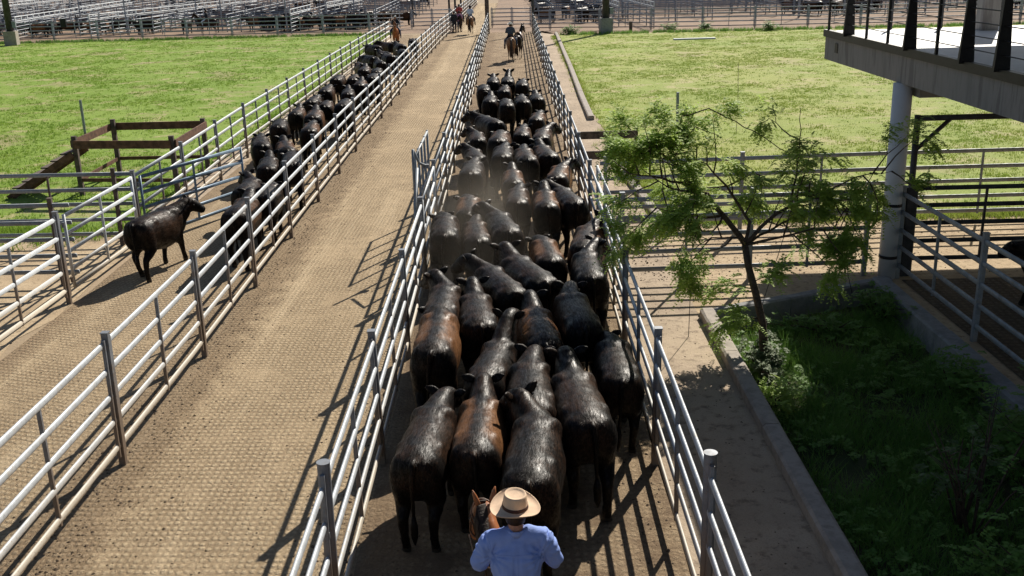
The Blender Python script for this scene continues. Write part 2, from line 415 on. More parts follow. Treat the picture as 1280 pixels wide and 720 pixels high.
sheet('left_path', [(-8.5, 23.4), (-8.6, 30), (-9.0, 55), (-9.3, 84), (-10.4, 84), (-10.0, 55), (-9.6, 30), (-9.5, 23.4)], .008, M['path'], .04, 2)
# meadows
LEFTF = [(-9.5, 23.6), (-9.62, 30), (-10.0, 55), (-10.4, 84), (-10.6, 91.5), (-60, 94.5), (-110, 97), (-110, 22.5), (-24, 23.4)]
RIGHTF = [(3.5, 23.4), (3.35, 31), (3.1, 39), (3.35, 60), (3.7, 85.2), (22, 83.6), (60, 81), (90, 79), (90, 23.2)]
sheet('left_meadow', LEFTF, .014, M['grass_left'], .25, .8, seed=1)
sheet('right_meadow', RIGHTF, .014, M['grass_right'], .12, .7, seed=2)
sheet('pen_ground', [(-200, 99), (-60, 95.0), (-9.3, 92), (-9.3, 150), (-3, 240), (-3, 400), (-300, 400)], .004, M['pen_dirt'])
sheet('pen_ground', [(1.7, 90), (3, 86.5), (22, 84.0), (90, 79.5), (200, 80), (300, 400), (-3, 400), (-1.9, 150), (-1.9, 90)], .004, M['pen_dirt'])
sheet('pen_ground', [(-9.3, 92), (-5.2, 91), (-4.6, 150), (-9.3, 150)], .004, M['pen_dirt'])

# planter basin soil
NX, NY = 40, 220; P = []; F = []
for j in range(NY + 1):
    for i in range(NX + 1):
        x = 3.2 + (6.9 - 3.2) * i / NX; y = -6 + 24.8 * j / NY
        P.append((x, y, -.34 + .08 * mnoise.noise(Vector((x * 1.3, y * 1.3, 0))) + .04 * mnoise.noise(Vector((x * 5, y * 5, 3)))))
for j in range(NY):
    for i in range(NX):
        a = j * (NX + 1) + i; F.append((a, a + 1, a + NX + 2, a + NX + 1))
tag(MB().add(P, F).build('soil', M['soil'], smooth=True), kind='structure')

def sweep(path, w0, w1, z0, z1, name, m, label, cat, parent=None, chips=0.0, seed=0):
    """kerb: a profile swept along a plan path; w0/w1 offsets to the left/right of the path"""
    rr = random.Random(seed); pts = []
    for i in range(len(path) - 1):
        a = Vector((*path[i], 0)); b = Vector((*path[i + 1], 0)); n = max(1, int((b - a).length / .22))
        for k in range(n): pts.append(a.lerp(b, k / n))
    pts.append(Vector((*path[-1], 0)))
    P = []; F = []
    for i, p in enumerate(pts):
        t = (pts[min(i + 1, len(pts) - 1)] - pts[max(i - 1, 0)]).normalized(); r = Vector((t.y, -t.x, 0))
        j = lambda: rr.uniform(-chips, chips)
        prof = [(w0, z0), (w0, z1 - .03), (w0 + .03 + abs(j()), z1 + j() * .3), (w1 - .03 - abs(j()), z1 + j() * .3), (w1, z1 - .03), (w1, z0)]
        for (w, z) in prof: P.append(p + r * w + Vector((0, 0, z)))
    for i in range(len(pts) - 1):
        for k in range(6):
            k2 = (k + 1) % 6; F.append((i * 6 + k, i * 6 + k2, (i + 1) * 6 + k2, (i + 1) * 6 + k))
    F.append(tuple(range(5, -1, -1))); F.append(tuple((len(pts) - 1) * 6 + k for k in range(6)))
    o = MB().add(P, F).build(name, m, parent)
    return tag(o, label, cat) if label else o
def kerb(path, w0, w1, z0, z1, mat, label, L=2.6, seed=0, cat='kerb'):
    """a kerb run of cast blocks with open joints"""
    root = empty('kerb', (path[0][0], path[0][1], 0), 0, label, cat)
    seglist = []; cur = [path[0]]; acc = 0
    for i in range(len(path) - 1):
        a = Vector(path[i]); b = Vector(path[i + 1]); d = (b - a).length; t0 = 0.0
        while acc + (d - t0) > L:
            t0 += L - acc; q = a.lerp(b, t0 / d); cur.append(tuple(q)); seglist.append(cur); cur = [tuple(q)]; acc = 0
        acc += d - t0; cur.append(tuple(b))
    seglist.append(cur)
    for n, sgm in enumerate(seglist):
        if math.dist(sgm[0], sgm[-1]) < .3: continue
        a = Vector(sgm[0]); b = Vector(sgm[-1]); sg = [tuple(Vector(q) - Vector(path[0])) for q in sgm]
        d0 = (Vector(sg[1]) - Vector(sg[0])).normalized() * .012; sg[0] = tuple(Vector(sg[0]) + d0)
        sweep(sg, w0, w1, z0, z1 + rnd.uniform(-.008, .008), 'kerb_block', mat, None, None, root, .012, seed + n)
    return root
kerb([(3.10, -6), (3.10, 16.85)], 0, .24, -.4, .17, M['concrete'], 'long pale concrete kerb between the shaded path and the dark planter', 2.6, 1)
kerb(curve, -.03, .20, -.5, .06, M['concrete_shade'], 'curved low concrete wall round the head of the planter', 1.9, 30, 'wall')
kerb([(6.72, 18.55), (6.74, -6)], -.20, .10, -.5, .12, M['concrete_shade'], 'grey concrete kerb in the shade under the right hand rail fence', 3.0, 60)
kerb([(3.55, 86.5), (3.36, 72), (3.18, 58), (2.98, 46), (2.92, 39.6)], -.12, .12, -.1, .16, M['concrete'], 'curving pale kerb along the right meadow beside the far path', 3.0, 90)
kerb([(2.95, 32.4), (3.2, 27.5), (3.36, 23.9)], -.1, .14, -.1, .12, M['concrete'], 'short low kerb behind the tree at the edge of the right meadow', 3.0, 120)

# ------------------------------------------------------------ blades of grass
def in_poly(X, Y, poly):
    ins = np.zeros(X.shape, bool); n = len(poly)
    for i in range(n):
        x0, y0 = poly[i]; x1, y1 = poly[(i + 1) % n]
        c = ((y0 > Y) != (y1 > Y))
        with np.errstate(divide='ignore', invalid='ignore'): xi = (x1 - x0) * (Y - y0) / (y1 - y0 + 1e-12) + x0
        ins ^= c & (X < xi)
    return ins
def blades(name, XY, hgt, wid, mat, z0=0.0, seed=0, lean=.5, label=None):
    g = np.random.default_rng(seed); n = len(XY); a = g.uniform(0, 2 * np.pi, n)
    h = hgt * g.uniform(.5, 1.3, n); w = wid * g.uniform(.6, 1.3, n)
    dx = np.cos(a) * w / 2; dy = np.sin(a) * w / 2; la = g.uniform(0, 2 * np.pi, n); ll = h * g.uniform(.1, lean * 1.6, n)
    V = np.zeros((n, 3, 3)); zz = np.broadcast_to(z0, (n,))
    V[:, 0] = np.c_[XY[:, 0] - dx, XY[:, 1] - dy, zz - .01]; V[:, 1] = np.c_[XY[:, 0] + dx, XY[:, 1] + dy, zz - .01]
    V[:, 2] = np.c_[XY[:, 0] + np.cos(la) * ll, XY[:, 1] + np.sin(la) * ll, zz + h]
    me = bpy.data.meshes.new(name); me.vertices.add(n * 3); me.vertices.foreach_set('co', V.ravel())
    me.loops.add(n * 3); me.loops.foreach_set('vertex_index', np.arange(n * 3, dtype=np.int32))
    me.polygons.add(n); me.polygons.foreach_set('loop_start', np.arange(0, n * 3, 3, dtype=np.int32))
    me.update(calc_edges=True); o = link(name, me, mat); return tag(o, label, kind='stuff')
def vnoise(X, Y, seed):
    G = np.random.default_rng(seed).uniform(0, 1, (256, 256)); x0 = np.floor(X).astype(int); y0 = np.floor(Y).astype(int); fx = X - x0; fy = Y - y0
    fx = fx * fx * (3 - 2 * fx); fy = fy * fy * (3 - 2 * fy); g = lambda i, j: G[(x0 + i) % 256, (y0 + j) % 256]
    return (g(0, 0) * (1 - fx) + g(1, 0) * fx) * (1 - fy) + (g(0, 1) * (1 - fx) + g(1, 1) * fx) * fy
def clumpy(poly, n, box, seed, sc=1.2, power=2.0, near=None):
    g = np.random.default_rng(seed); X = g.uniform(box[0], box[2], n * 4); Y = g.uniform(box[1], box[3], n * 4)
    if near: Y = box[1] + (box[3] - box[1]) * g.uniform(0, 1, n * 4) ** near
    k = in_poly(X, Y, poly) & (np.abs(X - .03 * Y) < .56 * Y + 3)
    X = X[k]; Y = Y[k]
    v = (vnoise(X * .45, Y * .45, seed) * .5 + vnoise(X * 1.7, Y * 1.7, seed + 1) * .5 - .2) * 1.5
    k = g.uniform(0, 1, len(X)) < np.clip(v, .05, 1) ** power * 1.6
    return np.c_[X[k], Y[k]][:n]
def tufts(name, poly, n, box, h, w, mat, seed, near=1.6, per=5):
    c = clumpy(poly, n, box, seed, near=near); g = np.random.default_rng(seed + 5)
    XY = np.repeat(c, per, 0) + g.normal(0, .05, (len(c) * per, 2))
    return blades(name, XY, h, w, mat, .014, seed)
tufts('grass', LEFTF, 42000, (-60, 23.5, -9.6, 93), .06, .03, M['blade_left'], 21, 1.5)
tufts('grass', RIGHTF, 42000, (3.2, 23.3, 40, 86), .05, .03, M['blade_right'], 22, 1.4)
# rank edge grass and weeds along kerbs, fences
def edge_grass(path, n, spread, h, w, mat, seed, z=.01):
    g = np.random.default_rng(seed); P = np.array(path, float); d = np.hypot(*np.diff(P, axis=0).T); cum = np.r_[0, np.cumsum(d)]
    nc = n // 14; s = g.uniform(0, cum[-1], nc); x = np.interp(s, cum, P[:, 0]) + g.normal(0, spread, nc); y = np.interp(s, cum, P[:, 1]) + g.normal(0, spread, nc)
    XY = np.repeat(np.c_[x, y], 14, 0) + g.normal(0, .09, (nc * 14, 2))
    return blades('grass', XY, h, w, mat, z, seed)
edge_grass([(-60, 94.6), (-10.6, 91.6)], 9000, .35, .22, .05, M['blade_shade'], 31)
edge_grass([(4.0, 85.0), (22, 83.5), (60, 80.8)], 9000, .35, .25, .05, M['blade_shade'], 32)
edge_grass([(3.3, 84), (3.25, 60), (3.15, 40)], 5000, .12, .12, .025, M['blade_right'], 33)
edge_grass([(3.4, 37), (3.5, 31), (3.55, 24)], 5000, .25, .16, .02, M['blade_right'], 34)
edge_grass([(3.6, 23.5), (14, 23.3)], 9000, .22, .15, .02, M['blade_right'], 35)
edge_grass([(-9.7, 24), (-9.9, 45), (-10.4, 84)], 7000, .15, .10, .025, M['blade_left'], 36)
edge_grass([(-9.6, 23.9), (-22, 23.9)], 8000, .5, .16, .025, M['blade_left'], 37)
def clods(name, n, pick, mat, seed, smin=.008, smax=.03):
    g = random.Random(seed); V_ = []; F_ = []
    for _ in range(n):
        x, y = pick(g); s_ = smin + (smax - smin) * g.random() ** 2.5; o = len(V_)
        ring = [(x + math.cos(a) * s_ * g.uniform(.7, 1.3), y + math.sin(a) * s_ * g.uniform(.7, 1.3), .002) for a in (0, 1.26, 2.5, 3.8, 5.0)]
        V_ += ring + [(x + g.uniform(-.3, .3) * s_, y + g.uniform(-.3, .3) * s_, .004 + s_ * g.uniform(.4, .8))]
        F_ += [(o + i, o + (i + 1) % 5, o + 5) for i in range(5)]
    return tag(MB().add(V_, F_).build(name, mat), kind='stuff')
M['dung'] = m_plain('dung', (.10, .07, .045), .95, .4, 20)
def near_fence(g):
    y = 5 + 60 * g.random() ** 1.6; e = g.choice(((-5.12 - .006 * (y - 15), 1), (-5.12 - .006 * (y - 15), 1), (-5.12 - .006 * (y - 15), -1), (-1.8, -1), (1.6, -1)))
    return e[0] + e[1] * abs(g.gauss(0, .38)), y
clods('clods', 9000, near_fence, M['dung'], 3)
clods('clods', 5000, lambda g: (g.uniform(-8.4, 1.5), 6 + 50 * g.random() ** 1.7), M['dung'], 4, .006, .022)
clods('clods', 2500, lambda g: (g.uniform(1.8, 6.8) if g.random() < .8 else g.uniform(7.3, 11), g.uniform(19.0, 22.9)), M['dung'], 5, .01, .035)
clods('clods', 1500, lambda g: (g.uniform(1.7, 3.0), g.uniform(9, 40)), M['dung'], 6, .005, .02)
# planter growth
def planter_xy(n, seed):
    g = np.random.default_rng(seed); nc = n // 10; X = g.uniform(3.42, 6.5, nc); Y = g.uniform(2.5, 18.3, nc)
    k = Y < 16.45 + (X - 3.3) * .42; X = X[k]; Y = Y[k]
    v = np.sin(X * 3.1 + np.sin(Y * 2) * 1.5) + np.sin(Y * 2.7 + X)
    k = g.uniform(-2.2, 1.2, len(X)) < v; X = X[k]; Y = Y[k]
    return np.repeat(np.c_[X, Y], 10, 0) + g.normal(0, .05, (len(X) * 10, 2))
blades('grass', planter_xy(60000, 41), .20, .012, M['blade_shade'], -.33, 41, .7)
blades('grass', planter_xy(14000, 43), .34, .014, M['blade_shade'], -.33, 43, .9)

# ------------------------------------------------------------ rail fences
RZ = [.28, .62, .96, 1.30, 1.64]
def interp(path, Y, ax):
    pts = sorted(path, key=lambda p: p[ax]); k = 1 - ax
    for i in range(len(pts) - 1):
        if pts[i][ax] <= Y <= pts[i + 1][ax] or i == len(pts) - 2:
            t = (Y - pts[i][ax]) / (pts[i + 1][ax] - pts[i][ax]); return pts[i][k] + (pts[i + 1][k] - pts[i][k]) * t
def post_mesh(h=1.78, w=.085, dbl=True, ax=1, round_=False):
    mb = MB()
    if round_:
        mb.tube([(0, 0, -.1), (0, 0, h)], .058, 18); mb.tube([(0, 0, h), (0, 0, h + .012)], .062, 18)
        for z in (.5, 1.2):
            mb.box((0, -.075, z), (.05, .05, .06))
    else:
        mb.box((0, 0, h / 2 - .05), (w, w, h + .1), bev=.008); mb.box((0, 0, h + .004), (w + .012, w + .012, .01))
    if dbl:
        for s in (-1, 1):
            o = (0, s * .092, 0) if ax else (s * .092, 0, 0)
            mb.box((o[0], o[1], (h - .1) / 2 + .09), (.042, .042, h - .22), bev=.006)
            for z in (.5, 1.3): mb.box((o[0] * .55, o[1] * .55, z), (.03, .05, .05) if ax else (.05, .03, .05))
    return mb.mesh('post')
def stile_mesh(h=1.62): return MB().box((0, 0, h / 2 + .11), (.045, .045, h - .26 + .05), bev=.006).mesh('stile')
PM = {(ax, d): post_mesh(ax=ax, dbl=d) for ax in (0, 1) for d in (True, False)}
PROUND = post_mesh(1.86, dbl=True, round_=True)
SM = stile_mesh()
for me in list(PM.values()) + [PROUND, SM]: me.materials.append(M['post'])
def fence(name, path, posts, label, cat='fence', ax=1, mat='steel', rails=RZ, r=.031, stiles=True, group=None, postmat=None, rounds=(), dbl=True, side=0.0, hscale=1.0):
    root = empty(name, (path[0][0], path[0][1], 0), 0, label, cat, group)
    o = Vector((path[0][0], path[0][1], 0))
    fine = []
    for i in range(len(path) - 1):
        a = Vector((*path[i], 0)); b = Vector((*path[i + 1], 0)); n = max(1, int((b - a).length / 3.7))
        for k in range(n): fine.append(a.lerp(b, k / n))
    fine.append(Vector((*path[-1], 0)))
    rr = random.Random(len(label))
    for z in rails:
        zo = rr.uniform(-.012, .012); pts = [p - o + Vector((side + rr.uniform(-.006, .006), rr.uniform(-.006, .006) if ax == 0 else 0, z * hscale + zo + rr.uniform(-.009, .009))) for p in fine]
        MB().tube(pts, [(r * .72, r * 1.45)] * len(pts), 12).build('rail', M[mat], root, True)
    def add(me, q, nm, m=None):
        x, y = (interp(path, q, 1), q) if ax == 1 else (q, interp(path, q, 0))
        ob = bpy.data.objects.new(nm, me); col.objects.link(ob); ob.parent = root; ob.location = (x - o.x, y - o.y, 0)
        ob.rotation_euler = (rr.uniform(-.012, .012), rr.uniform(-.012, .012), 0); ob.scale = (1, 1, hscale)
        if m:
            ob.material_slots[0].link = 'OBJECT'; ob.material_slots[0].material = M[m]
        return ob
    for i, q in enumerate(posts):
        add(PROUND if q in rounds else PM[(ax, dbl)], q, 'post', postmat)
        if stiles and i < len(posts) - 1 and abs(posts[i + 1] - q) > 1.9: add(SM, (q + posts[i + 1]) / 2, 'stile', postmat)
    return root
def seq(a, b, s):
    out = []; q = a
    while q < b + .01: out.append(round(q, 2)); q += s
    return out
fence('rail_fence', [(-5.08, .7), (-5.09, 15), (-5.2, 23), (-5.3, 34), (-5.34, 45), (-5.5, 60), (-5.45, 80), (-5.25, 92), (-4.7, 150)],
      seq(.7, 148, 3.72), 'long silver rail fence between the left cattle lane and the empty middle lane')
fence('rail_fence', [(-1.74, .7), (-1.79, 19.0)], [.7, 4.4, 8.1, 11.7, 15.3, 18.95], 'near silver rail fence on the left of the herd, with a round capped post', rounds=(.7, 8.1))
fence('rail_fence', [(-1.82, 22.7), (-1.84, 40), (-1.93, 70), (-1.98, 90)], seq(22.7, 90, 3.72), 'far silver rail fence left of the herd, beyond the swung up gate end')
fence('rail_fence', [(1.62, .7), (1.61, 15), (1.61, 40), (1.68, 90)], [.7, 4.4, 8.1, 11.5, 15.0, 18.5] + seq(22.2, 88, 3.72), 'long silver rail fence on the right of the herd beside the concrete path', rounds=(.7, 8.1))
fence('rail_fence', [(-8.75, 3.8), (-8.50, 18.55)], [3.8, 7.5, 11.2, 14.9, 18.55], 'near silver rail fence on the outer side of the left lane, below the opened gate')
fence('rail_fence', [(-8.42, 22.45), (-8.5, 26), (-8.75, 33), (-8.85, 42), (-9.05, 54), (-9.2, 66), (-9.32, 80.6)], seq(22.45, 80.6, 3.7), 'far silver rail fence between the left lane and the left meadow')
# hinged gates
def gate(name, a, b, mat, label, zs=(.22, .55, .9, 1.25, 1.6), r=.03, nst=2):
    root = empty(name, (a[0], a[1], 0), math.atan2(b[1] - a[1], b[0] - a[0]), label, 'gate'); L = math.dist(a, b)
    for x in (0.05, L): MB().tube([(x, 0, zs[0] - .03), (x, 0, zs[-1] + .03)], r, 10).build('end_upright', M[mat], root, True)
    for z in zs: MB().tube([(0.05, 0, z), (L, 0, z)], [(r * .72, r * 1.4)] * 2, 12).build('rail', M[mat], root, True)
    for k in range(1, nst): MB().box((L * k / nst, 0, (zs[0] + zs[-1]) / 2), (.045, .045, zs[-1] - zs[0]), bev=.006).build('stile', M[mat], root)
    for z in (zs[0] + .15, zs[-1] - .15): MB().tube([(-.03, 0, z - .05), (-.03, 0, z + .05)], .028, 8).box((.01, 0, z), (.08, .03, .04)).build('hinge', M['post'], root)
    return root
gate('rail_gate', (-8.46, 18.75), (-8.43, 22.3), 'steel', 'closed silver gate panel on the outer side of the left lane', RZ)
gate('rail_gate', (-8.36, 22.55), (-6.95, 26.0), 'steel_blue', 'blue grey gate swung open into the left lane')
gate('rail_gate', (-1.80, 19.15), (-1.82, 22.5), 'steel', 'closed silver gate panel between the middle lane and the herd', RZ)
gate('rail_gate', (1.78, 18.6), (1.76, 22.1), 'steel', 'silver gate panel folded back against the right fence of the herd', RZ)
# bent stub with latch on top of the gate in the herd fence
g = empty('gate_latch', (-1.98, 19.6, 0), 0, 'bent pipe gate latch with a forked tube rising above the left herd fence', 'gate latch')
MB().tube([(0, 0, .2), (0, 0, 1.5), (.0, .55, 1.75), (-.02, 1.1, 1.98)], .03, 10).build('latch_arm', M['steel_clean'], g, True)
MB().tube([(-.1, 1.15, .15), (-.1, 1.15, 1.95), (-.1, 1.2, 2.35)], .028, 10).build('latch_post', M['steel_clean'], g, True)
MB().tube([(-.1, 1.2, 2.35), (.0, 1.35, 2.05), (.14, 1.5, 1.95)], .028, 10).build('latch_brace', M['steel_clean'], g, True)
MB().box((.12, 1.5, 1.95), (.14, .1, .08), bev=.01).build('latch_box', M['post'], g)
g = empty('folded_gate', (-2.12, 21.6, 0), 0, 'tall narrow gate folded flat against the middle lane side of the herd fence', 'gate')
for y in (0, .8, 1.6, 2.4, 3.3): MB().tube([(0, y, .15), (0, y, 2.1)], .028, 8).build('upright', M['steel_clean'], g, True)
for z in (.2, 1.1, 2.06): MB().tube([(0, -.02, z), (0, 3.32, z)], .028, 8).build('rail', M['steel_clean'], g, True)
# cross fences, left
fence('cross_fence', [(-22, 23.1), (-8.6, 22.75)], [-21.5, -18.4, -15.2, -12, -9.0], 'grey cross fence running left from the blue gate below the timber ramp', ax=0, mat='steel_clean', postmat='wood_grey', dbl=False)
fence('cross_fence', [(-22, 19.9), (-8.75, 19.75)], [-21.5, -18.4, -15.2, -12, -9.1], 'nearer grey cross fence running left from the outer lane fence', ax=0, mat='steel_clean', postmat='wood_grey', dbl=False)
# cross fences, right
fence('cross_fence', [(1.85, 22.5), (8.6, 22.75), (30, 22.75)], [1.95, 5.0, 8.55, 12.2, 15.8, 19.4], 'far grey cross fence right of the herd at the edge of the meadow', ax=0, mat='steel_clean', dbl=False, postmat='steel_clean')
fence('cross_fence', [(1.85, 18.85), (6.62, 18.98)], [1.95, 4.4, 6.6], 'near grey cross fence from the herd lane to the round column', ax=0, mat='steel_clean', dbl=False, postmat='steel_clean')
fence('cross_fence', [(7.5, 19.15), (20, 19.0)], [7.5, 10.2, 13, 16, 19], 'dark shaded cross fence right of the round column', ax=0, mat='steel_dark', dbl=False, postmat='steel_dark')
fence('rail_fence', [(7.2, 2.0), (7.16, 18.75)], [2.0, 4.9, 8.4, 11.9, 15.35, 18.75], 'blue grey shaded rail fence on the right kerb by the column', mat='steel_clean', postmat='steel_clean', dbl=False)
# brown board gate at the path
g = empty('board_gate', (1.75, 27.2, 0), 0, 'dark two board timber gate crossing the path behind the tree', 'gate')
for y, z, x1 in ((0, .95, 1.5), (2.6, 1.05, 1.75)):
    MB().box((x1 / 2 + .0, y, z), (x1, .06, .22), bev=.01).build('board', M['wood_grey'], g)
for x, y in ((.0, 0), (1.5, 0), (0, 2.6), (1.75, 2.6)): MB().box((x, y + .07, .6), (.1, .08, 1.25)).build('post', M['wood_grey'], g)
# dark pipe goal frame
g = empty('goal_frame', (7.5, 19.3, 0), 0, 'tall dark pipe frame with a corner brace right of the column', 'goal frame')
MB().tube([(0, 0, -.05), (0, 0, 3.0)], .06, 12).build('post', M['steel_dark'], g, True)
MB().tube([(0, 0, 2.94), (7.5, 0, 2.94)], .055, 12).build('beam', M['steel_dark'], g, True)
MB().tube([(.02, 0, 2.35), (.62, 0, 2.92)], .04, 10).build('brace', M['steel_dark'], g, True)
MB().tube([(7.5, 0, -.05), (7.5, 0, 3.0)], .06, 12).build('post', M['steel_dark'], g, True)
t = tag(MB().box((7.36, 18.95, .85), (.22, .22, 1.75), bev=.02).build('corner_post', M['steel_dark']), 'thick dark square corner post right behind the round column', 'post')
# pipes standing in the meadows
for (x, y, h, lab) in ((-16.3, 39.2, 1.35, 'lone grey pipe standing in the left meadow behind the timber ramp'), (5.55, 35.4, 1.5, 'lone grey pipe standing in the right meadow behind the tree')):
    tag(MB().tube([(x, y, -.1), (x, y, h)], .05, 12).build('pipe_post', M['steel_clean']), lab, 'pipe')
tag(MB().tube([(7.6, 35.5, 0), (7.62, 35.5, 1.1), (7.6, 35.6, 2.4)], .008, 5).build('dry_stalk', M['bark']), 'thin dry stalk standing in the right meadow', 'stalk')

# ------------------------------------------------------------ timber loading ramp, left
g = empty('loading_ramp', (-12.1, 28.3, 0), 0, 'open brown timber loading pen with a stepped ramp on the left meadow', 'ramp')
O = Vector((-12.1, 28.3, 0))
def lb(name, a, b, w, h, mat='wood', roll=0):
    a = Vector(a) - O; b = Vector(b) - O; d = b - a
    q = d.to_track_quat('X', 'Z').to_matrix()
    return MB().box((a + b) / 2, (d.length, w, h), q, bev=.008).build(name, M[mat], g)
for (x, y, h) in ((-12.1, 28.3, 1.72), (-12.02, 31.0, 1.78), (-9.3, 27.9, 1.72), (-9.3, 30.9, 1.75)):
    MB().box((x + 12.1, y - 28.3, h / 2 - .05), (.13, .13, h + .0), bev=.015).build('post', M['wood_grey'], g)
lb('top_board', (-12.1, 28.2, 1.45), (-9.3, 27.8, 1.45), .045, .22); lb('top_board', (-12.0, 31.1, 1.5), (-9.3, 31.0, 1.5), .045, .22)
lb('top_board', (-12.2, 28.3, 1.45), (-12.1, 31.0, 1.5), .045, .20); lb('top_board', (-9.2, 27.9, 1.45), (-9.2, 30.9, 1.5), .045, .22)
lb('lower_rail', (-12.1, 28.3, .45), (-9.3, 27.9, .45), .04, .10); lb('lower_rail', (-12.0, 31.0, .55), (-9.3, 30.9, .55), .04, .10)
lb('lower_rail', (-12.1, 28.3, .45), (-12.0, 31.0, .55), .04, .10)
for y in (28.15, 29.2): lb('stringer', (-12.15, y, 1.2), (-14.1, y, .0), .06, .18)
for k in range(6):
    tt = (k + .6) / 6.3; x = -12.2 - 1.85 * tt; z = 1.2 - 1.14 * tt + .11
    MB().box((x + 12.1, 28.67 - 28.3, z), (.22, 1.1, .04), bev=.008).build('tread', M['wood_grey'], g)

# ------------------------------------------------------------ raised deck, right
DZ = 4.27
g = empty('raised_deck', (7.05, 18.85, 0), 0, 'raised concrete deck with a pale floor standing on a round column, upper right', 'deck')
O = Vector((7.05, 18.85, 0))
def db(name, x0, y0, z0, x1, y1, z1, m, par=None, **k):
    return MB().box(((x0 + x1) / 2 - O.x, (y0 + y1) / 2 - O.y, (z0 + z1) / 2), (x1 - x0, y1 - y0, z1 - z0), **k).build(name, M[m], par or g)
db('floor', 6.99, -5, DZ - .12, 18, 23.45, DZ, 'deck')
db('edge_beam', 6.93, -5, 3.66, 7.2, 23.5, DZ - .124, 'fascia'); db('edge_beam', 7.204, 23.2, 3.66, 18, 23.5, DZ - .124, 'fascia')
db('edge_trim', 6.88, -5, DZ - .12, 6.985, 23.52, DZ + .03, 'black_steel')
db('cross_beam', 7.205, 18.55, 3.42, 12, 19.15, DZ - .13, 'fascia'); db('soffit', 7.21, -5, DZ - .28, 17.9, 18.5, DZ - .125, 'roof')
db('drain_outlet', 6.915, 22.55, 3.86, 6.925, 22.75, 4.06, 'black_steel')
cm = MB().tube([(-.04, 0, -.1), (-.04, 0, 3.655)], .172, 32)
cb = cm.build('column', M['column'], g, True)
for z in (1.42, .42): MB().lathe([(.174, z - .03), (.181, z - .025), (.181, z + .025), (.174, z + .03)], c=(-.04, 0, 0), n=32).build('band', M['black_steel'], cb, True)
g2 = empty('deck_railing', (6.93, 18.5, DZ), 0, 'thin black wire railing along the edges of the raised deck', 'railing')
for y in (23.3, 20.8, 19.6, 17.3, 14.0, 12.8, 10.5, 8, 5.5): MB().box((0, y - 18.5, .6), (.045, .045, 1.2)).build('post', M['black_steel'], g2)
for y in (21.9, 18.5, 16.15, 14.95, 11.4, 9.2, 7, 4.6): MB().box((0, y - 18.5, .84), (.235, .07, 1.7), taper=.12).build('tapered_fin', M['black_steel'], g2)
for x in (8.3, 9.4, 10.7, 12, 13.4, 14.8): MB().box((x - 6.93, 4.85, .6), (.05, .05, 1.2)).build('post', M['steel_dark'], g2)
for z in (.22, .42, .62, .82, 1.02):
    MB().tube([(-.01, -23, z), (-.01, 4.8, z)], .009, 6).build('wire', M['black_steel'], g2)
    MB().tube([(-.01, 4.85, z), (9, 4.85, z)], .007, 6).build('wire', M['black_steel'], g2)
g3 = empty('canopy_roof', (6.93, 18.5, DZ), 0, 'flat canopy roof over the raised deck, carried by grey square pillars', 'roof')
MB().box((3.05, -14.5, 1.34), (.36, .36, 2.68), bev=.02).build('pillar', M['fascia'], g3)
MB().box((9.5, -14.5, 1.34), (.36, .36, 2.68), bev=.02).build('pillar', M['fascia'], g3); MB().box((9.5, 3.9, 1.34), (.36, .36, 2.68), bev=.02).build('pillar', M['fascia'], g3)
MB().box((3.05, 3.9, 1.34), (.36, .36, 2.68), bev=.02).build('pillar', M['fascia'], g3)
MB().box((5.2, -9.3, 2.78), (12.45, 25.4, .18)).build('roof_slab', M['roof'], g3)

# ------------------------------------------------------------ far edge fences and crowded pens
fence('yard_fence', [(-62, 95.3), (-42, 94.6), (-20, 92.9), (-9.4, 92.3)], seq(-61, -9.4, 4.05), 'long grey rail fence along the far side of the left meadow', ax=0, mat='steel_pen', postmat='steel_pen', r=.03)
fence('yard_fence', [(1.9, 90.6), (12.5, 87.2), (24, 85.4), (64, 82.5)], seq(3.2, 64, 4.1), 'long grey rail fence along the far side of the right meadow', ax=0, mat='steel_pen', postmat='steel_pen', r=.03)
fence('yard_fence', [(-9.3, 97.8), (-5.5, 97.6)], [-9.2, -7.3, -5.6], 'grey rail fence closing the end of the left lane behind the drover', ax=0, mat='steel_pen', postmat='steel_pen')
fence('yard_fence', [(-1.85, 96.0), (1.7, 95.6)], [-1.8, 0, 1.7], 'grey rail fence closing the far end of the herd lane', ax=0, mat='steel_pen', postmat='steel_pen')
for (x, y, w, h, m, lab) in ((-2.05, 88.5, .34, 5.5, 'wood_grey', 'thick rusty brown gate post at the far end of the middle lane'), (1.72, 87.5, .2, 6, 'steel_dark', 'thin black post at the far end of the right herd fence'),
    (-9.3, 100.5, .14, 5.5, 'steel_dark', 'slim dark pole behind the mounted drover of the left lane'), (-6.3, 108, .2, 5, 'steel_dark', 'leftmost of three dark gate posts at the top of the middle lane'),
    (-5.75, 109, .2, 5, 'steel_dark', 'central one of three dark gate posts at the top of the middle lane'), (-5.2, 110, .2, 5, 'steel_dark', 'rightmost of three dark gate posts at the top of the middle lane')):
    tag(MB().box((x, y, h / 2), (w, w, h), bev=.02).build('gate_post', M[m]), lab, 'post')
